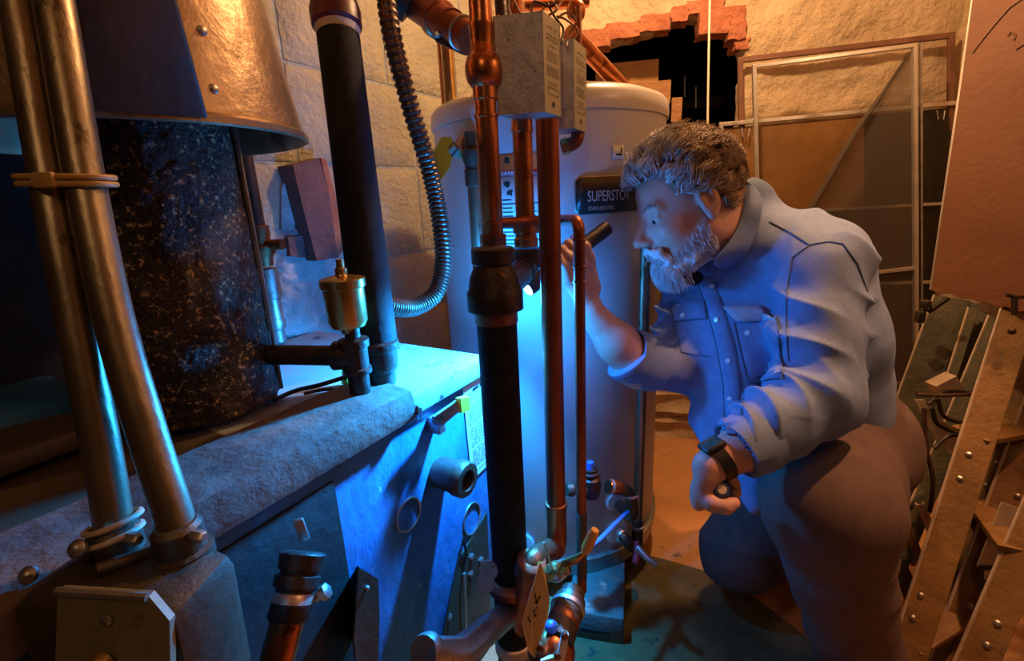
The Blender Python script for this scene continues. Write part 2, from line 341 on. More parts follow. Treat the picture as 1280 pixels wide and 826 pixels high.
# exposed bricks of the ragged lintel
def brick(x0, y0, x1, y1, off, th, nm, lab, mt='brick', seed=0):
    a, b = BW(x0, y0, off), BW(x1, y1, off); c = (a+b)/2
    (sa, za), (sb, zb) = bwc(a), bwc(b); R = frame3(bd, Z3)
    mb = MB(); bm = bmesh.new(); bmesh.ops.create_cube(bm, size=1); bmesh.ops.subdivide_edges(bm, edges=bm.edges[:], cuts=4, use_grid_fill=True)
    sz = Vector((abs(sa-sb), th, abs(za-zb)))
    for v in bm.verts:
        q = Vector((v.co.x*sz.x, v.co.y*sz.y, v.co.z*sz.z)); q += Vector((noise.noise(q*60+Vector((seed, 0, 0))), noise.noise(q*60+Vector((0, seed, 5))), noise.noise(q*60+Vector((9, 0, seed)))))*.007; v.co = q
    mb.add([c-bn*(th/2)+R @ v.co for v in bm.verts], [[v.index for v in f.verts] for f in bm.faces]); bm.free()
    o = mb.obj(nm, mt, ang=50); return tag(o, lab, 'brick', 'broken bricks around the opening')
for i, (x0, y0, x1, y1, of, lab) in enumerate([
 (727, 38, 763, 57, .03, 'pale broken brick jutting out at the left end of the ragged lintel'),
 (756, 30, 800, 45, .005, 'red lintel brick just right of the pale broken brick'),
 (800, 20, 838, 36, .005, 'long red lintel brick halfway along the ragged edge'),
 (840, 8, 860, 25, .01, 'square orange brick end at the middle of the lintel'),
 (875, 12, 930, 38, .012, 'large pitted brick at the upper right corner of the opening'),
 (912, 27, 932, 48, .02, 'small crumbling brick at the right jamb just below the corner'),
 (918, 48, 936, 60, .012, 'chipped brick low on the right jamb above the brown frame'),
 (860, 2, 905, 13, .004, 'thin dark red brick under the plaster beside the pull cord')]):
    brick(x0, y0, x1, y1, of, .09, 'brick', lab, seed=i)
# stone base of the alcove seen between tank and man
m = MB(); n1, n2 = 26, 14; a, b = bwc(BW(800, 484)), bwc(BW(915, 545)); vs = []
for i in range(n1+1):
    for j in range(n2+1):
        s = .35+(-1.0-.35)*i/n1; z = a[1]*j/n2; h = .035+.03*noise.noise(Vector((s*8, z*14, 2)))+.015*noise.noise(Vector((s*25, z*30, 6)))
        if abs(z-.10) < .02: h -= .03
        vs.append(B2(s, z, h if j < n2 else h-.06))
m.add(vs, [(i*(n2+1)+j, (i+1)*(n2+1)+j, (i+1)*(n2+1)+j+1, i*(n2+1)+j+1) for i in range(n1) for j in range(n2)])
struct(m.obj('trim_2', 'plaster', ang=60))
# stuff on the ledge behind the tank
def yawR(deg): return Matrix.Rotation(math.radians(deg), 3, 'Z')
ledge = UZ(790, 160, 1.22)
c0 = BW(795, 150, -.28)
m = MB(); m.box((c0.x-.05, c0.y, (c0.z-.03)/2), (.46, .22, c0.z-.03), yawR(11), .004)
tag(m.obj('brick_pier', 'brick_dark', ang=50), 'dark brick pier behind the tank carrying the stacked cartons', 'pier')
def carton(x0, y0, x1, y1, off, dep, lab, open_=True, yaw=11, mt='card', nm='cardboard_carton', cat='box'):
    a, b = BW(x0, y0, off), BW(x1, y1, off); W = (b-a); wd = math.hypot(W.x, W.y); ht = abs(W.z); c = (a+b)/2; R = frame3(-bd, Z3)
    mb = MB(); t = .004
    if open_:
        for cc, sz in (((0, -dep/2, 0), (wd, t, ht)), ((0, dep/2, 0), (wd, t, ht)), ((-wd/2, 0, 0), (t, dep, ht)), ((wd/2, 0, 0), (t, dep, ht)), ((0, 0, -ht/2), (wd, dep, t))): mb.box(c+R @ Vector(cc)-bn*dep/2, sz, R)
    else: mb.box(c-bn*dep/2, (wd, dep, ht), R, .003)
    return tag(mb.obj(nm, mt, smooth=False), lab, cat)
carton(745, 81, 822, 106, -.18, .20, 'open shallow cardboard carton on top of the stack behind the tank')
carton(750, 107, 838, 129, -.16, .24, 'long orange wooden board box in the middle of the stack behind the tank', False, mt='wood', nm='wooden_box')
carton(780, 131, 826, 140, -.17, .18, 'flat orange plank near the bottom of the stack behind the tank', False, mt='wood', nm='plank', cat='plank')
carton(790, 141, 829, 162, -.17, .16, 'small grey-green block at the bottom of the stack behind the tank', False, mt='concrete', nm='stone_block', cat='block')
carton(840, 122, 852, 152, -.16, .02, 'short upright wood offcut at the right end of the stacked boxes', False, mt='wood', nm='wood_offcut', cat='wood')
# dim bits in the alcove
m = MB(); a, b = BW(842, 118, -.6), BW(906, 140, -.6); m.box((a+b)/2, (.22, .03, .05), yawR(-11), .003); tag(m.obj('shelf_bracket', 'hood_dark', smooth=False), 'dim dark bracket deep inside the alcove', 'bracket')
for x0, y0, y1, lab in ((856, 95, 122, 'thin pale drip rod hanging in the dark alcove on the left'), (870, 108, 135, 'thin pale drip rod hanging in the dark alcove on the right')):
    m = MB(); m.tube([BW(x0, y0, -.55), BW(x0, y1, -.55)], .006, 8); tag(m.obj('drip_rod', 'steel'), lab, 'rod')
m = MB(); m.box(BW(836, 476, .02), (.085, .01, .12), yawR(-11), .01); tag(m.obj('paper_card', 'cream'), 'pale card with rounded corners against the stone base behind the tank', 'card')
m = MB(); m.box(BW(864, 470, .03), (.05, .04, .07), yawR(20), .01); m.tube([BW(860, 455, .03), BW(880, 446, .05)], .008, 8); tag(m.obj('cloth_bundle', 'black'), 'small black bundle on the stone base beside the pale card', 'cloth')
# pull cord and bulb
m = MB(); cb = Vector((.62, 1.50, 0)); top = U(888, -60, 1.35); bot = U(884, 200, 1.5)
m.tube([U(888, -40, 1.5), U(886, 60, 1.5), U(885, 120, 1.5), bot], .0032, 8)
tag(m.obj('pull_cord', 'cord'), 'pale hanging pull cord in front of the dark opening', 'cord')
# old brick lodged upright in the left wall, with mortar patch and stone lump
def wallpoly(pix, off, th, name, mt, lab, cat, g=None):
    mb = MB(); mb.prism([LW(x, y, off) for x, y in pix], dn*-th); return tag(mb.obj(name, mt, smooth=False), lab, cat, g)
wb = thing('protruding_brick', 'old upright brick jutting from the blue-lit wall left of the black pipe', 'brick', LW(398, 320, .01))
m = MB(); m.prism([LW(x, y, .06) for x, y in [(366, 206), (399, 198), (412, 245), (419, 300), (423, 322), (396, 326), (384, 280), (374, 240)]], dn*-.06); m.obj('brick_face', 'brick_dark', wb, smooth=False)
m = MB(); m.prism([LW(x, y, .06) for x, y in [(401, 197), (408, 200), (424, 262), (429, 312), (423, 322), (419, 300), (412, 245)]], dn*-.058); m.obj('broken_side', 'brick', wb, smooth=False, label='fresh orange broken side of the brick')
struct(wallpoly([(352, 235), (366, 205), (371, 260), (368, 285), (352, 288)], .012, .02, 'trim_3', 'mortar', '', ''))
m = MB(); K1, K2 = 26, 34; vs = []
for i in range(K1+1):
    for j in range(K2+1):
        u, v = i/K1, j/K2; p = LW(338+100*u, 272+165*v, 0); ed = min(u, 1-u, v, 1-v); q = p*1
        h = .016+.010*noise.noise(q*28)+.007*noise.noise(q*70)-.03*max(0, .12-ed)/.12; vs.append(p+dn*h)
m.add(vs, [(i*(K2+1)+j, (i+1)*(K2+1)+j, (i+1)*(K2+1)+j+1, i*(K2+1)+j+1) for i in range(K1) for j in range(K2)])
struct(m.obj('trim_4', 'mortar', ang=40))
for k, (x0, y0, x1, y1, lb) in enumerate([(360, 296, 382, 322, 'small dull brick fragment set in blue-lit mortar left of the jutting brick')]):
    m = MB(); m.prism([LW(x, y, .03) for x, y in [(x0, y0), (x1-3, y0-2), (x1, y1), (x0+3, y1-2)]], dn*-.03); tag(m.obj('brick_fragment', 'brick_dark', smooth=False), lb, 'brick')
# ================================================================= BOILER
ZB = .74
bc = UZ(600, 440, ZB)                                    # far top corner of the boiler, towards the camera
def FC(x, y, off=0): return PLN(x, y, bc+dn*off, dn)      # point on the boiler's side face
def BF(s, z, off=0): return Vector((bc.x, bc.y, 0))-dd*s+dn*off+Z3*z   # s: distance from the far corner along the face
def fs_(p): q = Vector(p)-bc; return (-(q.dot(dd)), p[2])
RF = frame3(-dd, Z3)                                      # x along the face towards camera, y = into the boiler (or out), z up
LB, WB = 1.45, .52
boiler = thing('boiler', 'large blue-lit boiler with a rusty flue on top filling the lower left', 'boiler', BF(.5, 0, -.2))
m = MB(); m.box(BF(LB/2, (ZB-.05)/2+.0, -WB/2), (LB, WB, ZB-.05), RF, .006); m.obj('cabinet', 'boiler', boiler)
m = MB(); m.box(BF(.23-.003, ZB-.026, -WB/2+.006), (.466, WB+.02, .040), RF, .006); m.obj('top_panel', 'boilertop', boiler)
m = MB(); m.box(BF(.46+(LB-.46)/2, ZB-.026, -WB/2+.006), (LB-.46+.012, WB+.02, .040), RF, .006); m.obj('top_panel', 'hood_dark', boiler, label='dark front top panel')  # front part of the top in a darker metal
sp = fs_(FC(428, 680))[0]; m = MB(); m.box(BF(sp+(LB-sp)/2, (ZB-.07)/2, .003), (LB-sp, .006, ZB-.08), RF, .002); m.obj('side_panel', 'face_shade', boiler, label='added dark sheet standing in for shade on the boiler face')  # added dark sheet: shade on the boiler face put into its colour
s0 = fs_(FC(505, 500))[0]
m = MB(); nn = 60; vs = []
for i in range(nn+1):
    s = s0+(LB-s0)*i/nn
    for j, (o_, z_) in enumerate([(.022, ZB-.044), (.026, ZB-.03), (.020, ZB+.006), (-.03, ZB+.014), (-.10, ZB+.012), (-.112, ZB-.004)]):
        h = .004*noise.noise(Vector((s*18, j*3.1, 0)))+.002*noise.noise(Vector((s*60, j*9, 3)))
        vs.append(BF(s, z_+h, o_+h))
m.add(vs, [(i*6+j, (i+1)*6+j, (i+1)*6+j+1, i*6+j+1) for i in range(nn) for j in range(5)]+[tuple(range(6)), tuple(nn*6+j for j in range(5, -1, -1))])
m.obj('side_rail', 'rail', boiler, ang=50, label='rusty dust-covered rail along the top edge')
m = MB(); m.lathe(BF(s0-.004, ZB-.03, .02), BF(s0-.004, ZB-.03, .04), [(0, .009), (.006, .009), (.010, .006)], 6); m.obj('bolt', 'iron', boiler)
# lower rail near the junction box, and the dark front edge
# round sight port
def ring_on_face(px, py, prof, n=32, off=0): p = FC(px, py); return MB().lathe(p+dn*off, p+dn, prof, n)
pc = FC(548, 589)
m = MB(); m.lathe(pc, pc+dn, [(0, .028), (.004, .030), (.044, .031), (.048, .034), (.066, .034), (.070, .031), (.0705, .020), (.052, .019), (.052, 0)], 36); m.obj('round_port', 'port', boiler, label='rusty round pipe port standing out of the side')
# label sheet
m = MB(); q = [FC(x, y, .003) for x, y in [(579, 486), (607, 466), (611, 580), (590, 601)]]; m.prism(q, dn*-.002); lab = m.obj('instruction_label', 'white', boiler, smooth=False, label='pale sheet printed with small black lines')
m = MB(); ex = (q[1]-q[0]); ez = (q[3]-q[0])
def onl(u, v): return q[0]+ex*u+ez*v+dn*.001
rr = random.Random(5)
for k in range(34):
    v = .06+.90*k/34
    if k in (0,): segs = [(.35, .62), (.68, .85)]; hh = .03
    else:
        hh = .008; segs = []; u = .12
        while u < .85: w_ = rr.uniform(.06, .25); segs.append((u, min(u+w_, .88))); u += w_+.04
        if k % 9 == 5: continue
    for u0, u1 in segs: m.add([onl(u0, v), onl(u1, v), onl(u1, v+hh), onl(u0, v+hh)], [(0, 1, 2, 3)])
m.obj('print', 'ink', lab, smooth=False)
# latch lever with yellow grip
a0 = FC(547, 530); m = MB(); m.prism([FC(540, 520, .03), FC(573, 497, .045), FC(573, 512, .045), FC(549, 532, .03), FC(541, 536, .0)], dn*.006)
m.box(FC(545, 530, .012), (.02, .03, .03), RF, .002); lat = m.obj('latch', 'steel', boiler, smooth=False)
m = MB(); m.prism([FC(569, 497, .045), FC(581, 494, .045), FC(581, 512, .045), FC(571, 515, .045)], dn*.012); m.obj('grip', 'yellow', lat, smooth=False)
# two thin rings on the face
for x, y, rx_, rz_ in ((511, 643, .030, .030), (590, 648, .030, .036)):
    c = FC(x, y, .002); m = MB(); m.tube([c-dd*math.cos(t)*rx_+Z3*math.sin(t)*rz_ for t in [2*math.pi*k/28 for k in range(28)]], .0022, 6, closed=True); m.obj('face_ring', 'steel', boiler)
# access opening lower right, with rods and bolts
m = MB(); m.prism([FC(x, y, .004) for x, y in [(578, 692), (609, 640), (618, 900), (556, 900), (552, 806)]], dn*-.003); acc = m.obj('burner_opening', 'hood_dark', boiler, smooth=False)
m = MB(); m.tube([FC(552, 806, .006), FC(575, 690, .008), FC(579, 676, .010), FC(583, 690, .010), FC(580, 712, .010)], .0032, 8); m.obj('hinge_rod', 'iron', acc)
m = MB(); m.tube([FC(580, 716, .012), FC(582, 800, .012)], .0035, 8); m.obj('rod', 'steel', acc)
for x, y in ((588, 695), (600, 699), (587, 716), (560, 770)):
    c = FC(x, y, .004); m = MB(); m.lathe(c, c+dn, [(0, .007), (.006, .007), (.008, .004)], 6); m.obj('bolt', 'steel', acc)
# dark angle bracket
m = MB(); m.prism([FC(x, y, .05) for x, y in [(446, 708), (470, 722), (472, 760), (470, 900), (452, 900), (440, 800)]], dn*.004)
m.prism([FC(446, 708, .0), FC(446, 708, .05), FC(440, 800, .05), FC(440, 800, .0)], dd*.004); m.obj('angle_bracket', 'castbox', boiler, smooth=False, label='dark sheet bracket standing off the side')
m = MB(); m.ball(FC(459, 735, .056), .004, 8); m.obj('rivet', 'steel', boiler)
# raised control housing and small valve at the rear left of the top
P = [UZ(x, y, ZB) for x, y in ((-60, 582), (108, 538), (108, 520), (-60, 540))]
m = MB(); m.prism([P[0], P[1], P[2]+dn*-.10, P[3]+dn*-.10], (0, 0, .055)); hs = m.obj('rear_housing', 'boiler', boiler, smooth=False)
m = MB(); p = U(84, 500, .95); m.lathe(p-Z3*.01, p+Z3, [(0, .022), (.008, .024), (.012, .016), (.02, .018), (.03, .018), (.034, .012), (.05, .012)], 20); kn = m.obj('relief_valve', 'tankcap', boiler)
m = MB(); p2 = p+Z3*.055; m.tube([p2+Vector((math.cos(t)*.02, 0, math.sin(t)*.014+.006)) for t in [2*math.pi*k/20 for k in range(20)]], .0035, 6, closed=True); m.obj('lever_ring', 'steel', kn)
m = MB(); m.box(BF(.62, ZB+.02, -.36), (.26, .2, .03), RF, .01); m.obj('flue_collar_box', 'hood_dark', boiler)
# drips of loose cable and small fitting on the blue top
m = MB(); m.tube(bez([UZ(342, 500, ZB+.004), UZ(370, 488, ZB+.006), UZ(400, 481, ZB+.02), UZ(435, 470, ZB+.02)]), .004, 8); tag(m.obj('black_cable', 'wireb'), 'thick dark cable lying across the blue-lit boiler top', 'cable')
m = MB(); m.tube(bez([UZ(380, 492, ZB+.004), UZ(405, 487, ZB+.006), UZ(440, 486, ZB+.006)]), .003, 8); tag(m.obj('black_cable', 'wireb'), 'thin dark lead beside the thicker cable on the boiler top', 'cable')
m = MB(); p = UZ(434, 478, ZB); m.lathe(p, p+Z3, [(0, .010), (.012, .010), (.014, .007), (.024, .007)], 12); tag(m.obj('plastic_plug', 'lime'), 'small yellow-green cap on the boiler top behind the air vent tee', 'plug')
# ---- flue pipe
fl = UZ(342, 522, ZB); FR = .108
fc = Vector((fl.x, fl.y, 0))-Vector((.80, -.60, 0)).normalized()*0
fc = Vector((-.508, .742, 0))
m = MB(); nn, mm = 96, 60; vs = []
for j in range(mm+1):
    z = ZB+.008+(1.28-ZB)*j/mm
    for k in range(nn):
        t = 2*math.pi*k/nn; c_, s_ = math.cos(t), math.sin(t); r = FR+.004*noise.noise(Vector((c_*14, s_*14, z*90)))+.003*noise.noise(Vector((c_*5, s_*5, z*25)))
        vs.append(fc+Vector((c_*r, s_*r, z)))
m.add(vs, [(j*nn+k, j*nn+(k+1) % nn, (j+1)*nn+(k+1) % nn, (j+1)*nn+k) for j in range(mm) for k in range(nn)])
ft = thing('flue_pipe', 'wide dark rust-speckled flue pipe rising from the boiler top', 'pipe', fc+Z3*ZB)
m.obj('pipe_wall', 'flue', ft, ang=60)
m = MB(); t = math.atan2(-fc.y, -fc.x)+math.acos(FR/fc.xy.length)-.10; e = fc+Vector((math.cos(t), math.sin(t), 0))*(FR+.004); m.box(e+Z3*(ZB+.26), (.006, .016, .50), Matrix.Rotation(t, 3, 'Z'), .001); m.obj('seam', 'steel', ft)
# ---- draft hood
ht = thing('draft_hood', 'big tan cone-shaped metal draft hood above the flue pipe', 'hood', fc+Z3*1.17)
HR, HZ = .232, 1.150
hx = fc+Vector((-.02, .0, 0))
m = MB(); nn = 96; rings = [(HZ-.002, HR-.004), (HZ, HR), (HZ+.008, HR), (HZ+.012, HR-.006), (HZ+.30, HR-.05), (HZ+.6, HR-.09), (HZ+.6, HR-.094), (HZ+.30, HR-.054), (HZ+.012, HR-.012)]
vs = []
for z, r in rings:
    for k in range(nn):
        t = 2*math.pi*k/nn; d = .0025*noise.noise(Vector((math.cos(t)*3, math.sin(t)*3, z*7)))+.0015*noise.noise(Vector((math.cos(t)*9, math.sin(t)*9, z*20)))
        vs.append(hx+Vector((math.cos(t)*(r+d), math.sin(t)*(r+d), z)))
NR = len(rings); m.add(vs, [(j*nn+k, j*nn+(k+1) % nn, ((j+1) % NR)*nn+(k+1) % nn, ((j+1) % NR)*nn+k) for j in range(NR) for k in range(nn)]); m.obj('cone', 'hood', ht)
def hood_at(x, y):   # angle on the cone seen at this pixel
    best = None
    for q in range(0, 720):
        t = 2*math.pi*q/720
        for z in np.linspace(HZ, HZ+.5, 40):
            r = HR-.006-(z-HZ)*.15; p = hx+Vector((math.cos(t)*r, math.sin(t)*r, float(z))); c = RM.transposed() @ (p-CL)
            if c.z > -.1: continue
            n = Vector((math.cos(t), math.sin(t), .15))
            if n.dot(CL-p) < 0: continue
            e = abs(640+FPX*c.x/-c.z-x)+abs(413-FPX*c.y/-c.z-y)
            if best is None or e < best[0]: best = (e, t, p)
    return best[1], best[2]
t1, _ = hood_at(252, 145); t0, _ = hood_at(110, 120)
m = MB(); vs = []; K = 24
for z, r in ((HZ+.004, HR-.0005), (HZ+.55, HR-.082)):
    for k in range(K+1):
        t = t0+(t1-t0)*k/K; vs.append(hx+Vector((math.cos(t)*(r+.0035), math.sin(t)*(r+.0035), z)))
m.add(vs, [(k, k+1, K+2+k, K+1+k) for k in range(K)]); o = m.obj('lap_panel', 'hood_dark', ht, label='darker overlapping panel'); md = o.modifiers.new('t', 'SOLIDIFY'); md.thickness = .002
for x, y in ((252, 35), (266, 117)):
    t, p = hood_at(x, y); n = Vector((math.cos(t), math.sin(t), .15)).normalized(); m = MB(); m.lathe(p+n*.001, p+n, [(0, .006), (.003, .0055), (.005, .003)], 14); m.obj('rivet', 'steel', ht)
# ---- conduits and junction box
def vert(px, py, d): p = U(px, py, d); return Vector((p.x, p.y, 0))
cA, cB = vert(146, 640, .50), vert(216, 640, .50)
za = U(146, 690, .44).z; print('conduit z', za, cA, cB)
cA = U(145, 672, .44); cA = Vector((cA.x, cA.y, 0)); cB = U(224, 672, .44); cB = Vector((cB.x, cB.y, 0))
for c, r, lb, bend in ((cA, .0150, 'left weathered metal conduit running up from the junction box', .0), (cB, .0158, 'right weathered metal conduit leaning up from the junction box beside the flue', .0)):
    t = thing('metal_conduit', lb, 'conduit', c+Z3*za)
    top = U(24, -40, .44) if c is cA else U(63, -40, .49)
    pts = bez([U(x, y, .44) for x, y in ([(147, 700), (140, 640), (127, 560), (95, 400), (62, 226), (24, 0), (-4, -150)] if c is cA else [(230, 695), (216, 640), (184, 540), (143, 400), (106, 226), (67, 0), (38, -150)])], 60)
    if c is cA: ptsA = pts
    else: ptsB = pts
    MB().tube(pts, r, 24).obj('tube', 'conduit', t)
    m = MB(); m.lathe(c+Z3*(za-.012), c+Z3*2, [(0, r+.010), (.010, r+.010), (.012, r+.005), (.034, r+.005), (.038, r+.001)], 20); m.obj('connector', 'castbox', t)
    m = MB(); m.lathe(c+Z3*(za+.018)+Vector((r+.004, -.008, 0)), c+Z3*(za+.018)+Vector((1, -.3, 0)), [(0, .006), (.010, .006), (.013, .004)], 6); m.obj('clamp_screw', 'steel', t)
def atz(pts, z): return min(pts, key=lambda p: abs(p.z-z))
zs = U(75, 226, .44).z; a, b = atz(ptsA, zs), atz(ptsB, zs); u_ = (b-a).normalized(); v_ = Vector((-u_.y, u_.x, 0)); h_ = (b-a).length/2
m = MB(); c = (a+b)/2; pts = []
for k in range(24):
    q = 2*math.pi*k/24; pts.append(c+u_*(math.cos(q)*(h_+.021))+v_*(math.copysign(abs(math.sin(q))**.5, math.sin(q))*.021))
for dz in (-.003, .003): m.tube([p+Z3*dz for p in pts], .0028, 8, closed=True)
m.box(c-Vector((v_.x, v_.y, 0))*.0225*(1 if v_.y > 0 else -1), (.02, .006, .013), Matrix.Rotation(math.atan2(u_.y, u_.x), 3, 'Z'), .002)
tag(m.obj('pipe_strap', 'strap'), 'yellowed strap tying the two conduits together high up', 'strap')
for k, (yy, lb) in enumerate(((652, 'pale cable tie looped round the left conduit, upper of two'), (668, 'pale cable tie looped round the left conduit just above its connector'))):
    z = U(146, yy, .44).z; a = atz(ptsA, z); m = MB()
    m.tube([a*1+Vector((math.cos(q)*.021, math.sin(q)*.021, z-a.z+.006*math.cos(q+.6))) for q in [2*math.pi*i/28 for i in range(28)]], .0028, 6, closed=True); tag(m.obj('cable_tie', 'tape'), lb, 'cable tie', 'cable ties on the left conduit')
jb = thing('junction_box', 'olive-grey metal junction box under the two conduits at lower left', 'junction box', (cA+cB)/2+Z3*.55)
jf = [U(72, 738, .385), U(186, 745, .38), U(212, 776, .38), U(216, 980, .38), U(64, 980, .385)]
e1 = (jf[1]-jf[0]).normalized(); nf = e1.cross(Z3).normalized()
if nf.y > 0: nf = -nf
jc = (cA+cB)/2+Z3*(za-.075)+nf*.0
R = frame3(e1, Z3)
m = MB(); m.box(U(182, 800, .440), (.152, .085, .155), R, .022); body = m.obj('body', 'castbox', jb)
m = MB(); m.prism([p for p in jf], -nf*.006); m.obj('cover', 'cover', jb, smooth=False, label='flat olive-grey cover plate with a clipped corner')
m = MB(); m.tube([jf[0]+nf*.001, jf[1]+nf*.001], .0035, 8); m.obj('cover_edge', 'steel', jb)
c = U(134, 774, .381); m = MB(); m.lathe(c, c+nf, [(0, .005), (.002, .005), (.003, .003)], 14); m.obj('screw', 'steel', jb)
c = U(128, 826, .38); m = MB(); m.tube([c, c+nf*.012], .010, 12); m.box(c+nf*.012, (.03, .006, .016), R @ Matrix.Rotation(.3, 3, 'Y'), .003); m.obj('knob', 'brass', jb)
for x, y in ((101, 685), (40, 718)):
    c = U(x, y, .415); m = MB(); m.lathe(c, c+nf+Z3*.6, [(0, .007), (.004, .008), (.007, .006), (.009, .003)], 12); m.obj('screw', 'steel', jb)
m = MB(); m.box(U(20, 790, .46), (.09, .05, .13), R, .008); tag(m.obj('cast_housing', 'castbox'), 'dark cast housing beside the junction box at the lower left corner', 'housing')
m = MB(); m.tube([U(196, 690, .46), U(230, 706, .43)], .009, 12); m.tube([U(120, 712, .41), U(190, 690, .44)], .006, 10); tag(m.obj('clamp_bar', 'castbox'), 'dark clamp bar bridging the conduit connectors on the junction box', 'clamp')
# ---- drain cock with copper stub below the rail
dt = thing('drain_valve', 'dark drain valve with a pale lever and red copper stub on the boiler side', 'valve', FC(380, 740, .06))
P0, P1, P2_, P3_ = U(338, 860, .56), U(362, 765, .58), U(376, 720, .60), U(382, 680, .61)
ax = (P3_-P1).normalized()
MB().tube([U(325, 900, .55), P0, P1], .020, 20).obj('copper_stub', 'copper', dt)
m = MB(); L_ = (P3_-P1).length; m.lathe(P1-ax*.01, P3_, [(0, .021), (.004, .024), (.020, .024), (.022, .020), (.034, .022), (.038, .027), (.050, .027), (.052, .022), (.062, .024), (L_*.75, .026), (L_*.98, .028), (L_*1.02, .024)], 24); m.obj('body', 'iron', dt)
m = MB(); m.lathe(P1-ax*.008, P3_, [(0, .0215), (.003, .0235), (.026, .024), (.03, .021)], 20); m.obj('solder_joint', 'solder', dt)
m = MB(); c = U(377, 662, .60); m.box(c, (.012, .006, .034), frame3((1, .3, .1), (.35, 0, 1)), .002); m.obj('lever', 'steel', dt)
m = MB(); c = U(402, 742, .60); m.lathe(U(392, 748, .6), c, [(0, .006), (.012, .006), (.0125, .010), (.02, .010), (.022, .007)], 6); m.obj('stem_nut', 'steel', dt)
# ---- black insulated pipe 1 with red valve on top
b1 = vert(477, 480, .86); zt1 = U(422, 30, .86).z
bt = UZ(477, 482, ZB); b1 = Vector((bt.x, bt.y, 0))
t = thing('insulated_pipe', 'thick black insulated pipe standing behind the air vent with a dark red cap', 'pipe', b1+Z3*ZB, None)
zA = ZB+.065; tp = U(423, 46, .83); D1 = Vector((tp.x, tp.y, tp.z)); base = b1+Z3*zA
MB().tube([base, D1], .036, 32).obj('insulation', 'insul', t)
ax1 = (D1-base).normalized()
MB().lathe(D1-ax1*.002, D1+ax1, [(0, .034), (.014, .038), (.016, .036)], 28).obj('tape_band', 'tape', t)
MB().lathe(D1+ax1*.012, D1+ax1, [(0, .036), (.006, .042), (.03, .043), (.05, .038), (.14, .036)], 28).obj('red_cap', 'maroon', t)
MB().lathe(b1+Z3*(ZB+.004), b1+Z3*2, [(0, .026), (.004, .027), (.024, .027), (.026, .031), (.034, .034), (.062, .034), (.066, .038), (.078, .038), (.082, .030)], 28).obj('base_fitting', 'iron', t)
# ---- air vent on tee
vt = UZ(452, 500, ZB+.0); vb = Vector((vt.x, vt.y, 0)); dv = DEP(vt)
t = thing('air_vent', 'brass float air vent on a black iron tee in front of the black pipe', 'air vent', vb+Z3*ZB)
zt_ = U(441, 440, dv).z; MB().lathe(vb+Z3*(ZB-.002), vb+Z3*2, [(0, .017), (zt_-ZB-.028, .017), (zt_-ZB-.026, .023), (zt_-ZB-.018, .023), (zt_-ZB-.016, .020), (zt_-ZB+.016, .020), (zt_-ZB+.018, .024), (zt_-ZB+.030, .024), (zt_-ZB+.034, .012), (zt_-ZB+.05, .012)], 22).obj('tee', 'iron', t)
v2 = vb+Vector((-.004, 0, 0)); z0 = zt_+.04; z1 = U(438, 345, dv).z; print('vent', z0, z1)
MB().lathe(v2+Z3*z0, v2+Z3*2, [(0, .012), (.006, .014), (.010, .026), (.018, .030), (z1-z0-.01, .031), (z1-z0-.008, .034), (z1-z0+.004, .034), (z1-z0+.006, .03), (z1-z0+.010, .010), (z1-z0+.012, .009), (z1-z0+.02, .009), (z1-z0+.022, .006), (z1-z0+.034, .006)], 30).obj('float_chamber', 'brass', t)
e = U(415, 440, DEP(vb+Z3*zt_)); s = U(318, 443, DEP(vb+Z3*zt_)+.02)
MB().tube([vb+Z3*zt_, s], .0165, 18).obj('side_pipe', 'iron', t); MB().lathe(vb+Z3*zt_, s, [(0, .022), (.026, .023), (.034, .024), (.036, .018)], 20).obj('tee_outlet', 'iron', t)
# ---- pipe behind the flue with valve parts
t = thing('dark_riser', 'thin dark riser with pale valve fittings between flue and brick', 'pipe', LW(345, 430, .06)); q0 = LW(343, 400, .07); q0 = Vector((q0.x, q0.y, 0))
zz = lambda y: U(343, y, DEP(q0+Z3*.95)).z
MB().tube([q0+Z3*zz(285), q0+Z3*1.6], .017, 18).obj('pipe', 'iron', t)
MB().lathe(q0+Z3*zz(332), q0+Z3*3, [(0, .020), (.02, .022), (.03, .030), (.045, .030), (.05, .02), (.07, .024), (.09, .024), (.092, .018)], 20).obj('valve_body', 'copper_dull', t)
MB().tube([q0+Z3*zz(305)+Vector((-.01, 0, 0)), q0+Z3*zz(305)+Vector((.055, -.01, 0))], .012, 12).obj('valve_outlet', 'copper_dull', t)
MB().lathe(q0+Z3*(ZB+.0), q0+Z3*3, [(0, .019), (.03, .019), (.032, .023), (.05, .025), (.055, .022), (zz(375)-ZB, .022), (zz(374)-ZB, .027), (zz(336)-ZB, .027), (zz(335)-ZB, .02)], 20).obj('lower_fitting', 'steel', t)
# ---- flexible conduit
t = thing('flexible_conduit', 'ribbed brown flexible conduit curving down to the black pipe', 'conduit', U(545, 300, .95))
pts = bez([U(476, -60, .84), U(489, 40, .86), U(512, 130, .90), U(536, 210, .95), U(549, 270, .97), U(554, 325, .97), U(545, 365, .96), U(520, 383, .94), U(495, 384, .90), U(470, 378, .87)], 260)
r_ = [.0178 if (i % 3) else .0145 for i in range(len(pts))]
MB().tube(pts, r_, 18).obj('ribbed_sleeve', 'flex', t, ang=80)
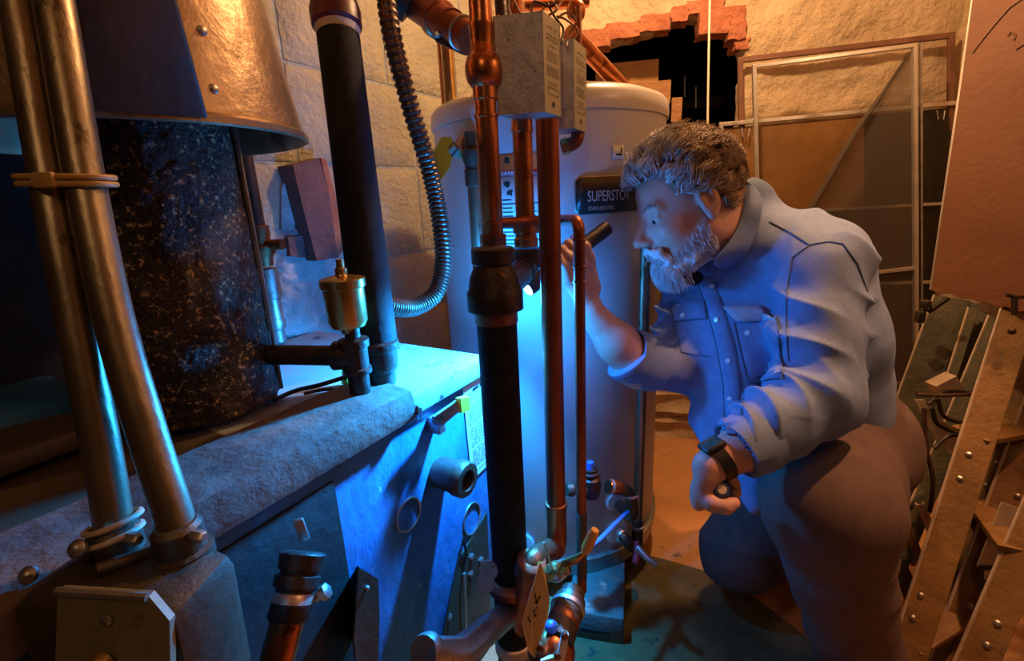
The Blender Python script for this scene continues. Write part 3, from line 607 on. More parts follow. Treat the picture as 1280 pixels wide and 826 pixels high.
# ---- wall pipes at the seam between wall and tank
def vpipe(px, py, d, ytop, ybot, r, mt, name, lab, cat='pipe', n=20, par=None):
    c = vert(px, py, d); zt = U(px, ytop, d).z; zb = U(px, ybot, d).z
    def zat(yy):
        lo, hi = -1., 4.
        for _ in range(40):
            mid = (lo+hi)/2; q = RM.transposed() @ (c+Z3*mid-CL); y = 413-FPX*q.y/-q.z
            if y > yy: lo = mid
            else: hi = mid
        return lo
    zt, zb = zat(ytop), zat(ybot)
    o = MB().tube([c+Z3*zb, c+Z3*zt], r, n).obj(name, mt, par)
    if par is None: tag(o, lab, cat)
    return c, zat
vpipe(576, 300, 1.18, 40, 445, .014, 'brass', 'brass_pipe', 'slim yellowed pipe running down the wall beside the tank')
vpipe(556, 110, 1.28, 0, 240, .012, 'copper', 'copper_pipe', 'thin copper pipe on the wall above the yellow tag')
# ================================================================= TANK
TC = Vector((.118, 1.345, 0)); TR = .295; TB = .085
def TH(x, y, r=TR):    # pixel -> (angle, z) on the tank wall
    d = ray(x, y); ox, oy = -TC.x, -TC.y; a = d.x**2+d.y**2; b = 2*(ox*d.x+oy*d.y); c = ox*ox+oy*oy-r*r
    q = max(b*b-4*a*c, 0); t = (-b-math.sqrt(q))/(2*a); p = CL+d*t; return math.atan2(p.y-TC.y, p.x-TC.x), p.z
def TP(th, z, off=0): return TC+Vector((math.cos(th)*(TR+off), math.sin(th)*(TR+off), z))
zc = TH(735, 132)[1]; print('tank lid z', zc)
tank = thing('water_heater_tank', 'tall pale grey cylindrical water heater tank behind the copper pipes', 'tank', TC+Z3*TB)
MB().lathe(TC+Z3*TB, TC+Z3*3, [(.012, .02), (.012, TR-.004), (.02, TR), (zc-TB-.004, TR), (zc-TB, TR-.004)], 96).obj('jacket', 'tank', tank)
MB().lathe(TC+Z3*TB, TC+Z3*3, [(zc-TB-.004, TR-.01), (zc-TB-.004, TR+.005), (zc-TB+.008, TR+.006), (zc-TB+.030, TR+.004), (zc-TB+.042, TR-.006), (zc-TB+.052, TR-.03), (zc-TB+.062, TR-.12), (zc-TB+.066, .01)], 96).obj('lid', 'tankcap', tank)
MB().lathe(TC+Z3*TB, TC+Z3*3, [(0, TR-.01), (0, TR+.006), (.045, TR+.010), (.048, TR+.002)], 96).obj('base_band', 'steel', tank)
def on_tank(name, th0, th1, z0, z1, mt, par, off=.0015, th=.001, lab=None, r=0):
    n = 20; vs = []
    for k in range(n+1):
        u = k/n; a = th0+(th1-th0)*u; w_ = (th1-th0)*TR; du = min(u, 1-u)*abs(w_); cut = 0
        if r and du < r: cut = r-math.sqrt(max(r*r-(r-du)**2, 0))
        vs += [TP(a, z0+cut, off), TP(a, z1-cut, off)]
    m = MB(); m.add(vs, [(2*k, 2*k+2, 2*k+3, 2*k+1) for k in range(n)]); o = m.obj(name, mt, par, label=lab)
    md = o.modifiers.new('s', 'SOLIDIFY'); md.thickness = th; return o
def tank_text(txt, name, th0, z0, size, mt, par, off=.003, sx=1):
    vs, fs = text_mesh(txt, size); m = MB(); m.add([TP(th0+v.x*sx/TR, z0+v.y, off) for v in vs], fs); return m.obj(name, mt, par, smooth=False)
ta, z1_ = TH(719, 222); tb, _ = TH(806, 222); z0_ = TH(719, 268)[1]
pl = on_tank('name_plate', ta, tb, z0_, z1_, 'blackplate', tank, .002, .003, 'black plate with pale lettering', .008)
on_tank('plate_rim', ta-.006, tb+.006, z0_-.002, z1_+.002, 'steel', tank, .0008, .001, None, .009)
tx, tz = TH(733, 252); hgt = (TH(733, 238)[1]-tz); tank_text('SUPERSTOR', 'lettering', tx, tz, hgt*1.38, 'white', pl, .0062, .62)
tx, tz = TH(734, 263); tank_text('STAINLESS STEEL', 'lettering', tx, tz, .0115, 'white', pl, .0062, .72)
aa, zz_ = TH(723, 244); m = MB(); m.lathe(TP(aa, zz_, .002), TP(aa, zz_, 1), [(0, .003), (.002, .002)], 10); m.obj('rivet', 'white', pl)
# warning label
wa, _ = TH(622, 200); wb_, _ = TH(676, 200); zt1 = TH(650, 193)[1]; zb1 = TH(650, 330)[1]
wl = on_tank('warning_label', wa, wb_, zb1, zt1, 'white', tank, .0015, .001, 'tall white warning label with a red band and small figures')
zr1, zr0 = TH(650, 212)[1], TH(650, 219)[1]
band = on_tank('red_band', wa, wb_, zr0, zr1, 'red', wl, .003, .001); tank_text('DANGER', 'lettering', wa+.012, zr0+.003, (zr1-zr0)*.85, 'white', band, .0042, 1.5)
m = MB(); rr = random.Random(2)
for k in range(20):
    z = TH(650, 250)[1]-.0085*k
    for u0, u1 in ((.08, .40), (.46, .92)):
        u1 -= rr.uniform(0, .1); A_ = [TP(wa+(wb_-wa)*u, zq, .0032) for u, zq in ((u0, z), (u1, z), (u1, z+.0025), (u0, z+.0025))]; m.add(A_, [(0, 1, 2, 3)])
m.obj('small_print', 'ink', wl, smooth=False)
for (x, y, k) in ((634, 230, 0), (638, 241, 1), (655, 232, 2), (634, 200, 3)):
    a_, z_ = TH(x, y); m = MB(); r9 = random.Random(k); pts = []
    for q in range(12): r = .009*(.5+.5*r9.random()); pts.append(TP(a_+math.cos(q/12*6.28)*r/TR, z_+math.sin(q/12*6.28)*r, .0034))
    m.add(pts, [tuple(range(12))]); m.obj('pictogram', 'ink', wl, smooth=False)
a1, z1q = TH(765, 181); a2, z0q = TH(779, 199); st = on_tank('sticker', a1, a2, z0q, z1q, 'white', tank, .0015, .001, 'small square white sticker')
m = MB(); u = lambda a, b: TP(a1+(a2-a1)*a, z0q+(z1q-z0q)*b, .003); m.add([u(.3, .25), u(.8, .25), u(.8, .8), u(.68, .8), u(.68, .4), u(.3, .4)], [(0, 1, 2, 3, 4, 5)]); m.obj('black_mark', 'ink', st, smooth=False)
# round port covers
def disc(x, y, r, mt='white', nm='port_cover'):
    a, z = TH(x, y); n = Vector((math.cos(a), math.sin(a), 0)); p = TP(a, z, -.004); MB().lathe(p, p+n, [(0, r), (.008, r), (.010, r-.002), (.011, .004)], 30).obj(nm, mt, tank); return TP(a, z, .004), n
d1, n1_ = disc(768, 626, .026); d2, n2_ = disc(771, 664, .034); d3, n3_ = disc(655, 678, .030, 'tank')
# brass mixing valve with blue cap, pipe and elbow
t = thing('drain_valve', 'tarnished brass valve with a small blue cap low on the tank front', 'valve', U(738, 607, 1.12))
v = U(738, 604, 1.08)
MB().lathe(v-Z3*.035, v+Z3, [(0, .014), (.004, .020), (.03, .024), (.05, .022), (.055, .016), (.058, .019), (.064, .019), (.066, .014), (.072, .014), (.074, .008)], 22).obj('body', 'iron', t)
MB().lathe(v+Z3*.038, v+Z3, [(0, .009), (.016, .008), (.018, .004)], 14).obj('blue_cap', 'bluecap', t)
MB().lathe(U(708, 612, 1.06), U(770, 608, 1.10), [(0, .013), (.012, .016), (.02, .012), (.04, .016), (.075, .017)], 18).obj('side_outlet', 'castbox', t)
t = thing('copper_elbow_line', 'short copper coupling bending down beside the blue-capped valve', 'pipe', U(790, 640, 1.1))
e0, e1_, e2 = U(760, 608, 1.09), U(788, 612, 1.11), U(792, 648, 1.12)
MB().tube(arc([e0, e1_, e2, d1+n1_*.02], .03, 8), .0145, 18).obj('pipe', 'castbox', t)
MB().lathe(e0, e1_, [(0, .016), (.004, .017), (.030, .017), (.034, .015)], 18).obj('coupling', 'copper', t)
for a_, b_ in ((U(762, 608, 1.09), .006), (U(788, 622, 1.11), .006)): MB().lathe(a_, e1_ if b_ == .006 and a_.x < e1_.x else e2, [(0, .0155), (.002, .018), (.005, .018), (.007, .0155)], 18).obj('solder_ring', 'solder', t)
# right pipe in front of the tank
c, za_ = vpipe(803, 450, 1.14, 268, 655, .0125, 'conduit', 'tank_riser', 'tarnished vertical pipe close in front of the right side of the tank')
vt1, vt2 = c+Z3*za_(640), c+Z3*za_(672)
t = thing('lower_elbow_line', 'tarnished pipe elbow at the foot of the pipe on the right of the tank', 'pipe', vt2)
pts = arc([c+Z3*za_(648), c+Z3*za_(688), d2+n2_*.03+Vector((0, 0, -.004)), d2], .03, 8)
MB().tube(pts, .015, 18).obj('pipe', 'castbox', t)
MB().lathe(c+Z3*za_(655), c+Z3*za_(700), [(0, .016), (.002, .019), (.006, .019), (.008, .016)], 18).obj('solder_ring', 'steel', t)
MB().lathe(d2+n2_*.006, d2+n2_, [(0, .017), (.012, .018), (.016, .016)], 18).obj('solder_ring', 'solder', t)
m = MB(); hh = U(797, 690, 1.09); m.tube([U(796, 676, 1.1), hh, U(794, 704, 1.08)], [.006, .009, .007], 10); m.obj('red_handle', 'redcap', t)
MB().tube([U(797, 684, 1.09), U(808, 697, 1.07), U(821, 706, 1.06)], [.008, .007, .006], 10).obj('silver_spout', 'steel', t)
m = MB(); m.tube(bez([U(728, 688, .96), U(748, 676, 1.0), U(770, 654, 1.06), U(785, 640, 1.10)]), .0055, 10); tag(m.obj('blue_hose', 'hose'), 'thin blue hose slanting up across the tank foot', 'hose')
vpipe(816, 300, 1.24, 268, 640, .007, 'steel', 'thin_tube', 'thin grey tube running down the far right side of the tank', r'tube') if False else None
# concrete block under the tank
m = MB(); cb_ = UZ(744, 768, .085); R = yawR(-14)
t = thing('concrete_block', 'grey concrete block propping up the front of the tank', 'block', Vector((cb_.x, cb_.y, 0)))
w2, d2_, h2 = .135, .20, .08; bm_c = Vector((cb_.x, cb_.y, .044))+R @ Vector((0, d2_/2, 0)); bx = MB()
bx.box(bm_c, (w2, d2_, h2), R, .006); bx.obj('body', 'concrete', t)
MB().box(bm_c+R @ Vector((-.0, -d2_/2, -.008)), (.07, .004, .010), R).obj('slot', 'ink', t)
m = MB(); m.box((TC.x-.12, TC.y+.12, .041), (.2, .2, .082), yawR(10), .006); tag(m.obj('concrete_block', 'concrete'), 'concrete block under the back of the tank', 'block')

# ================================================================= CENTRAL PIPEWORK
def zfun(c):
    def zat(yy):
        lo, hi = -1., 4.
        for _ in range(40):
            mid = (lo+hi)/2; q = RM.transposed() @ (c+Z3*mid-CL); y = 413-FPX*q.y/-q.z
            if y > yy: lo = mid
            else: hi = mid
        return lo
    return zat
def vl(c, zat, segs, n=28):   # vertical lathe, profile given as (pixel y, radius)
    z0 = zat(segs[0][0]); return MB().lathe(c+Z3*z0, c+Z3*9, [(zat(y)-z0, r) for y, r in segs], n)
# main riser
P2 = vert(629, 550, .80); z2 = zfun(P2)
t = thing('main_riser', 'thick black insulated vertical pipe with an iron reducer at the centre of the photo', 'pipe', P2)
MB().tube([P2+Z3*z2(722), P2+Z3*z2(398)], .0315, 32).obj('insulation', 'insul', t)
MB().tube([P2+Z3*0, P2+Z3*z2(722)], .033, 32).obj('lower_insulation', 'insul', t)
vl(P2, z2, [(404, .030), (402, .0335), (384, .0335), (383, .03)]).obj('tape_band', 'copper_dull', t, label='reddish tape band under the reducer')
vl(P2, z2, [(810, .034), (808, .037), (796, .037), (795, .034)]).obj('tape_band', 'tape', t)
vl(P2, z2, [(388, .036), (386, .043), (364, .043), (361, .040), (345, .037), (334, .031), (331, .029), (328, .0325), (311, .0325), (309, .030)]).obj('reducer', 'iron', t)
m = vl(P2, z2, [(733, .034), (730, .044), (722, .045), (718, .036)]); m.obj('flange', 'copper_dull', t)
for x, y in ((611, 712), (607, 728)): m = MB(); c = U(x, y, .80); m.lathe(c, c+Vector((-.25, -.9, .35)), [(0, .016), (.0035, .016)], 24); m.obj('flange_ear', 'steel', t)
# copper riser above the reducer
C1 = vert(612.5, 230, .80); z1f = zfun(C1)
t = thing('copper_riser', 'leftmost large copper pipe rising from the iron reducer with a bulging check valve', 'pipe', C1+Z3*z1f(310))
vl(C1, z1f, [(312, .022), (306, .022), (304, .0185), (280, .0185), (278, .0195), (277, .0175), (-40, .0175)]).obj('pipe', 'copper', t)
vl(C1, z1f, [(306, .023), (305, .0235), (293, .0235), (292, .020)], 6).obj('hex_nut', 'copper_brown', t)
vl(C1, z1f, [(276, .0176), (275, .0185), (148, .0185), (147, .0205), (143, .0205), (142, .0175)]).obj('sleeve', 'copper', t)
vl(C1, z1f, [(126, .0175), (124, .0195), (110, .0195), (108, .022), (102, .027), (92, .0295), (82, .0295), (72, .026), (68, .021), (66, .0195), (58, .0195), (56, .0178), (36, .0195), (34, .0205), (30, .0205), (29, .0175)], 32).obj('check_valve', 'copper', t, label='bulging copper check valve body')
for y0, y1 in ((68, 58), (124, 112)):
    p = U(609, (y0+y1)/2, .78); MB().box(p, (.017, .004, .014), yawR(0), .001).obj('stamped_panel', 'copper_dull', t)
# second copper riser
C2 = vert(655, 230, .87); z2f = zfun(C2)
t = thing('copper_riser', 'short middle copper pipe dropping from the metal control box to the iron elbow', 'pipe', C2+Z3*z2f(310))
vl(C2, z2f, [(308, .022), (306, .0225), (298, .0225), (296, .020), (292, .020), (290, .024), (282, .024), (280, .0175), (166, .0175), (165, .0195), (160, .0195), (159, .0185), (140, .0185), (139, .0175), (130, .0175)]).obj('pipe', 'copper', t)
vl(C2, z2f, [(292, .0235), (291, .0245), (281, .0245), (280, .022)], 6).obj('hex_nut', 'copper_brown', t)
# iron elbow joining to the reducer
t = thing('iron_elbow', 'black iron elbow behind the reducer, lit white from below by the flashlight', 'pipe fitting', C2+Z3*z2f(330))
vl(C2, z2f, [(330, .029), (328, .033), (312, .033), (310, .030)]).obj('collar', 'iron', t)
g = [C2+Z3*z2f(318), C2+Z3*z2f(331)+Vector((-.004, -.008, 0)), P2.lerp(C2, .55)+Z3*z2f(338), P2+Z3*z2f(340)]
MB().tube(bez(g, 24), .025, 24).obj('bend', 'iron', t)
for k, u_ in enumerate((.25, .5)):
    b_ = bez(g, 24); i = int(u_*len(b_)); d_ = (b_[i+1]-b_[i]).normalized(); MB().lathe(b_[i]-d_*.003, b_[i]+d_, [(0, .025), (.001, .0275), (.005, .0275), (.006, .025)], 24).obj('rib', 'iron', t)
# third copper pipe, nearest and longest
C3 = vert(691, 450, .82); z3f = zfun(C3)
t = thing('copper_pipe', 'long straight dull copper pipe right of the main riser reaching down to the brown elbow', 'pipe', C3+Z3*z3f(640))
vl(C3, z3f, [(640, .0175), (150, .0175)]).obj('pipe', 'copper_brown', t); vl(C3, z3f, [(668, .0175), (664, .0185), (634, .019), (632, .0205), (628, .0205), (627, .0175)]).obj('socket', 'copper_dull', t)
t = thing('copper_elbow', 'brown copper elbow and union slanting from the long copper pipe down to the riser flange', 'pipe fitting', C3+Z3*z3f(700))
E0 = C3+Z3*z3f(655); E1 = C3+Z3*z3f(682); E2 = U(664, 700, .80); E3 = P2+Z3*z2f(712)
MB().tube(arc([E0, E1, E2, E3], .035, 10), .019, 22).obj('bend', 'copper_dull', t)
ed = (E2-E1).normalized(); MB().lathe(E1+ed*.014, E2, [(0, .019), (.002, .022), (.006, .022), (.008, .019)], 22).obj('rib', 'copper_brown', t)
MB().lathe(E2-ed*.004, E3, [(0, .021), (.002, .025), (.022, .0255), (.034, .027), (.04, .024)], 24).obj('union_nut', 'copper_dull', t)
# thin pipe with crossing run
C4 = vert(725.5, 500, .86); z4f = zfun(C4); zc4 = z4f(276)
t = thing('thin_copper_pipe', 'thin brown pipe crossing behind the copper risers then dropping beside the hand', 'pipe', C4+Z3*z4f(720))
cr = U(614, 279, .83)
MB().tube(arc([C1+Z3*cr.z+Vector((0, .0, 0)), U(655, 277, .875), U(700, 275, .88), C4+Z3*zc4, C4+Z3*z4f(738)], .022, 8), .0098, 16).obj('pipe', 'copper_brown', t)
for y in (300, 333, 352): vl(C4, z4f, [(y+1.5, .0098), (y+1, .0115), (y-1, .0115), (y-1.5, .0098)], 16).obj('solder_ring', 'copper_dull', t)
vl(C4, z4f, [(720, .0105), (640, .0112), (639, .0098)], 16).obj('sleeve', 'castbox', t)
# ball valve
t = thing('ball_valve', 'brass ball valve with an orange-gripped lever beside the riser', 'valve', U(693, 712, .78))
vb_ = U(696, 714, .78); va = (U(702, 712, .77)-U(686, 716, .79)).normalized()
MB().lathe(vb_-va*.022, vb_+va, [(0, .012), (.008, .014), (.012, .016), (.026, .016), (.030, .013), (.036, .013)], 8).obj('body', 'brass', t)
MB().lathe(U(704, 712, .765), U(712, 711, .76), [(0, .008), (.006, .0085), (.012, .006)], 6).obj('stem_nut', 'brass', t)
L0, L1, L2_, L3 = U(700, 706, .765), U(722, 697, .76), U(731, 690, .755), U(744, 662, .74)
m = MB(); wv = Vector((.003, 0, .009))
m.add([L0-wv, L0+wv, L1+wv*1.1, L1-wv*1.1, L2_+wv, L2_-wv*1.1], [(0, 1, 2, 3), (3, 2, 4, 5)]); o = m.obj('lever', 'brass', t); md = o.modifiers.new('s', 'SOLIDIFY'); md.thickness = .003
MB().tube([L2_+Vector((-.001, 0, -.002)), L2_.lerp(L3, .15), L2_.lerp(L3, .8), L3], [.005, .0085, .0085, .006], 12).obj('grip', 'grip', t)
m = MB(); m.tube([U(680, 678, .77), U(690, 710, .77)], .0016, 6); m.obj('tie_wire', 'steel', t)
# union fittings below on the thin pipe
t = thing('union_fitting', 'black union fitting with pale bands below the ball valve', 'pipe fitting', U(712, 775, .80))
u0, u1 = U(718, 735, .83), U(700, 790, .76)
MB().lathe(u0, u1, [(0, .012), (.006, .02), (.022, .022), (.024, .026), (.05, .027), (.054, .024), (.075, .024), (.08, .026), (.10, .026)], 24).obj('body', 'castbox', t)
ud = (u1-u0).normalized(); MB().lathe(u0+ud*.034, u1, [(0, .0265), (.002, .029), (.009, .029), (.011, .0265)], 24).obj('pale_band', 'steel', t)
MB().lathe(u0+ud*.054, u1, [(0, .0245), (.002, .0255), (.014, .0255), (.016, .0245)], 24).obj('tape_band', 'copper_dull', t)
# pump flange
t = thing('circulator_pump', 'copper-coloured pump housing with a bolted pale flange at the bottom centre', 'pump', U(690, 815, .74))
q = U(686, 822, .73); MB().lathe(q+Vector((.0, .03, -.02)), q+Vector((.2, -.6, .5)), [(0, .026), (.012, .036), (.03, .036), (.045, .024), (.048, .01)], 28).obj('housing', 'copper', t)
m = MB(); m.prism([U(x, y, .715) for x, y in [(676, 826), (697, 820), (703, 790), (711, 794), (708, 815), (700, 850), (672, 850)]], (0, .006, 0)); m.obj('flange', 'tankcap', t, smooth=False)
for x, y in ((675, 812), (706, 797), (697, 822)): c = U(x, y, .712); MB().lathe(c+Vector((0, .008, 0)), c+Vector((0, -1, .3)), [(0, .006), (.010, .006), (.012, .003)], 6).obj('bolt', 'copper_dull', t)
c = U(689, 783, .74); MB().ball(c, .010, 12).obj('blue_seal', 'bluecap', t)
# paper tag
q = [U(x, y, d) for x, y, d in [(675, 702, .73), (682, 716, .73), (687, 750, .72), (685, 770, .72), (668, 822, .71), (660, 812, .71), (652, 776, .72)]]
t = thing('paper_tag', 'tan diamond-shaped paper tag with handwriting hanging on the riser', 'tag', q[6])
nq = (q[3]-q[6]).cross(q[0]-q[6]).normalized()
m = MB(); m.prism(q, nq*.0012); m.obj('card', 'tagcard', t, smooth=False)
def stroke(pix, d0=.705): return [U(x, y, d0) for x, y in pix]
m = MB()
pc0 = q[0]; 
def on_tag(x, y): p = PLN(x, y, q[6], nq); return p-nq*.0012 if nq.dot(CL-p) < 0 else p+nq*.0022
for s_ in ([(660, 770), (665, 781)], [(666, 761), (671, 772)], [(663, 776), (669, 766)], [(662, 788), (666, 786), (668, 776)], [(668, 752), (673, 750)], [(669, 741), (671, 754), (675, 744)], [(668, 762), (672, 757), (673, 764), (670, 768)]):
    m.tube([on_tag(*p) for p in s_], .0011, 6)
m.obj('handwriting', 'ink', t)
# horizontal stub bottom
t = thing('drain_pipe', 'pale corroded pipe stub lying across the very bottom at the foot of the riser', 'pipe', U(560, 815, .72))
a_, b_ = U(532, 818, .66), P2+Z3*U(640, 822, .80).z; MB().tube([a_, U(575, 816, .70), b_], .022, 22).obj('pipe', 'steel', t)
MB().lathe(a_-Vector((.002, 0, 0)), b_, [(0, .024), (.008, .026), (.016, .025), (.02, .022)], 22).obj('end_cap', 'steel', t)
m = MB(); pts = bez([U(587, 850, .82), U(598, 800, .84), U(606, 770, .86)], 60); m.tube(pts, [.009 if i % 3 else .0075 for i in range(len(pts))], 12); tag(m.obj('ribbed_hose', 'flex', ang=80), 'short ribbed hose standing between boiler and riser near the floor', 'hose')
# control boxes
def ctrl(A, B, C, h, lab, grp='metal control boxes on the copper pipes'):
    t = thing('zone_control_box', lab, 'control box', (A+B)/2+Z3*(-h/2), grp); w_ = B-A; w_.z = 0; d_ = C-B; d_.z = 0
    cz = (A.z+B.z)/2; A = Vector((A.x, A.y, cz)); B = Vector((B.x, B.y, cz)); q = [A, B, B+d_, A+d_]
    for k, nm, mt in ((0, 'front_panel', 'boxmetal'), (1, 'side_panel', 'boxside'), (2, 'back_panel', 'boxmetal'), (3, 'side_panel', 'boxside')):
        a, b = q[k], q[(k+1) % 4]; n = (b-a).cross(Z3).normalized(); m = MB(); m.prism([a-Z3*h/2, b-Z3*h/2, b+Z3*h/2, a+Z3*h/2], -n*.002); m.obj(nm, mt, t, smooth=False)
    m = MB(); ins = [(p-(A+B+d_+d_)/2*1)*.0+p for p in q]; ce = (q[0]+q[2])/2; ins = [ce+(p-ce)*.94 for p in q]; m.prism([p-Z3*(h/2-.001) for p in ins], Z3*.002); m.obj('bottom_panel', 'steel', t, smooth=False)
    m = MB(); m.prism([p+Z3*(h/2-.012) for p in ins], Z3*.002); m.obj('top_plate', 'castbox', t, smooth=False)
    n = d_.cross(Z3).normalized(); m = MB(); rr = random.Random(len(lab)); du = d_
    def P(u, v): return q[1]+du*u+Z3*((v-.5)*h)+n*.0006
    for v, wd_, hh in [(.88, .5, .012), (.80, .7, .012), (.76, .7, .012), (.70, .4, .010)]+[(.64-.03*k, .65, .009) for k in range(4)]+[(.48-.028*k, .7, .012) for k in range(4)]+[(.33-.028*k, .55, .009) for k in range(2)]:
        u = .5-wd_/2
        while u < .5+wd_/2: e = min(u+rr.uniform(.06, .2), .5+wd_/2); m.add([P(u, v), P(e, v), P(e, v+hh), P(u, v+hh)], [(0, 1, 2, 3)]); u = e+.04
    for (u0, u1, v0, v1) in ((.18, .82, .20, .208), (.18, .82, .27, .278), (.18, .2, .2, .278), (.8, .82, .2, .278)): m.add([P(u0, v0), P(u1, v0), P(u1, v1), P(u0, v1)], [(0, 1, 2, 3)])
    m.add([P(.5, .07), P(.62, .11), P(.56, .11), P(.56, .135), P(.44, .135), P(.44, .11), P(.38, .11)], [tuple(range(7))])
    m.obj('printed_markings', 'ink', t, smooth=False)
    return t
ctrl(U(619, 83, .753), U(680, 79, .74), U(701, 94, .80), .140, 'nearer spangled metal control box on the left of the pair')
ctrl(U(668, 108, .85), U(718, 108, .835), U(733, 116, .90), .142, 'farther dull metal control box just right of the larger spangled one')
# wires above the boxes
rr = random.Random(11)
for k, (pix, mt, lb) in enumerate([
 ([(640, 24), (636, 5), (640, -20)], 'cord', 'pale wire rising from the left end of the nearer control box'),
 ([(652, 20), (640, -5), (636, -20)], 'wire', 'brown wire crossing left above the nearer control box'),
 ([(664, 16), (668, 2), (690, 8), (700, -10)], 'wireb', 'black wire looping above the middle of the nearer control box'),
 ([(672, 20), (688, 2), (696, 12), (686, 20), (694, 30)], 'wire', 'tight brown wire curl at the right corner of the nearer control box'),
 ([(694, 40), (698, 22), (712, 16), (720, 28), (712, 42), (708, 58)], 'wire', 'brown wire loop above the farther control box'),
 ([(700, 55), (704, 36), (694, 22), (684, 4)], 'wireb', 'black wire from the farther control box running up left'),
 ([(712, 56), (722, 40), (710, 26), (696, 20)], 'wire', 'brown wire arching from the farther control box to the left'),
 ([(690, 18), (702, 2), (708, -10)], 'cord', 'short pale wire above the gap between the control boxes')]):
    m = MB(); m.tube(bez([U(x, y, .80+.004*k+.01*math.sin(i*2)) for i, (x, y) in enumerate(pix)], 30), .0019, 8); tag(m.obj('wire', mt), lb, 'wire', 'loose wires above the control boxes')
m = MB(); m.tube([U(643, 30, .83), U(641, -40, .83)], .016, 18); tag(m.obj('copper_pipe', 'copper'), 'short copper pipe rising behind the nearer control box', 'pipe')
m = MB(); m.tube([U(628, 30, .80), U(622, -40, .80)], .010, 14); tag(m.obj('dark_pipe', 'iron'), 'thin dark pipe between check valve and control box', 'pipe')
m = MB(); m.tube([U(626, 130, .79), U(622, 20, .79)], .004, 10); tag(m.obj('brass_rod', 'brass'), 'thin brass rod beside the check valve', 'rod')
# diagonal pipe with bulb
t = thing('diagonal_copper_pipe', 'copper pipe slanting down right from the control boxes to the tank', 'pipe', U(800, 130, 1.12))
dA, dB, dC = U(712, 40, .93), U(799, 131, 1.12), U(796, 178, 1.125)
MB().tube(arc([dA, dB, dC], .022, 8), .0165, 22).obj('pipe', 'copper', t)
MB().lathe(U(797, 152, 1.122), U(797, 178, 1.125), [(0, .0165), (.002, .0195), (.006, .0195), (.008, .0165)], 20).obj('solder_ring', 'steel', t)
t = thing('air_eliminator', 'small round copper bulb on a thin pipe above the control boxes', 'fitting', U(722, 40, .95))
MB().ball(U(720, 14, .95), .019, 20, (1, 1, 1.15)).obj('bulb', 'copper', t); MB().tube([U(723, 8, .93), U(724, 60, .93)], .0055, 12).obj('stem', 'copper_dull', t)
MB().tube([U(655, 8, 1.0), U(735, 3, 1.02)], .010, 14).obj('cross_pipe', 'copper', t)
# small elbow under the farther box
t = thing('short_elbow', 'small copper elbow with brass nut under the farther control box', 'pipe fitting', U(715, 178, .93))
MB().tube(arc([U(722, 150, .92), U(722, 178, .92), U(702, 184, .93)], .015, 8), .013, 16).obj('bend', 'copper_brown', t); MB().lathe(U(712, 182, .925), U(698, 185, .93), [(0, .0145), (.006, .0155), (.014, .0155), (.016, .012)], 6).obj('nut', 'brass', t)
# upper left elbow and bracket near the wall
t = thing('iron_elbow', 'large dark elbow fitting hanging at the top beside the leftmost copper riser', 'pipe fitting', U(545, 20, .92))
MB().tube(arc([U(485, -20, .90), U(520, 8, .92), U(588, 48, .84)], .03, 10), .026, 24).obj('bend', 'copper_brown', t)
MB().lathe(U(492, -8, .90), U(530, 14, .92), [(0, .028), (.004, .036), (.03, .036), (.034, .028)], 26).obj('collar', 'iron', t)
e_ = (U(588, 48, .84)-U(545, 22, .90)).normalized()
MB().lathe(U(545, 22, .90)-e_*.004, U(588, 48, .84), [(0, .026), (.003, .034), (.022, .034), (.026, .027), (.05, .027), (.052, .030), (.06, .030)], 26).obj('socket', 'copper_brown', t)
MB().lathe(U(576, 40, .855), U(600, 55, .83), [(0, .027), (.002, .0295), (.006, .0295), (.008, .027)], 26).obj('silver_ring', 'steel', t)
m = MB(); m.prism([U(x, y, .87) for x, y in [(541, 42), (550, 36), (588, 20), (600, 40), (600, 68), (580, 68), (545, 52)]], (0, .008, 0)); m.obj('flange_plate', 'iron', t, smooth=False)
c = U(547, 44, .868); MB().lathe(c, c+Vector((0, -1, 0)), [(0, .007), (.006, .007), (.009, .004)], 6).obj('bolt', 'steel', t)
# valve, tag and pipes left of the tank
t = thing('shutoff_valve', 'shutoff valve stub with yellowish pipe at the left edge of the tank', 'valve', U(590, 200, 1.06))
a_ = U(590, 180, 1.02); MB().lathe(a_+Vector((-.03, .06, 0)), a_, [(0, .018), (.03, .02), (.05, .024), (.066, .024), (.068, .018)], 22).obj('valve_end', 'copper_dull', t)
c5 = vert(594, 260, 1.02); z5 = zfun(c5)
vl(c5, z5, [(440, .014), (233, .014)], 20).obj('pipe', 'conduit', t); vl(c5, z5, [(233, .015), (232, .018), (212, .018), (211, .016), (205, .0165), (200, .02), (188, .02), (186, .014), (165, .014)], 20).obj('fitting', 'castbox', t)
t = thing('yellow_tag', 'yellow-green plastic tag dangling from the shutoff valve', 'tag', U(555, 200, 1.02))
m = MB(); m.prism([U(x, y, d) for x, y, d in [(552, 171, 1.02), (564, 171, 1.01), (569, 184, 1.0), (562, 210, 1.0), (549, 228, 1.01), (541, 225, 1.02), (536, 200, 1.03)]], (0, .0015, 0)); m.obj('tag_sheet', 'lime', t, smooth=False)
m = MB(); m.prism([U(x, y, .995) for x, y in [(563, 186), (568, 183), (585, 196), (578, 199), (572, 198), (560, 190)]], (0, .0015, 0)); m.obj('teal_strip', 'teal', t, smooth=False)
m = MB(); m.tube([U(561, 186, .99), U(566, 178, .99), U(573, 184, .99), U(564, 196, .99)], .0018, 8); m.obj('tie', 'wireb', t)
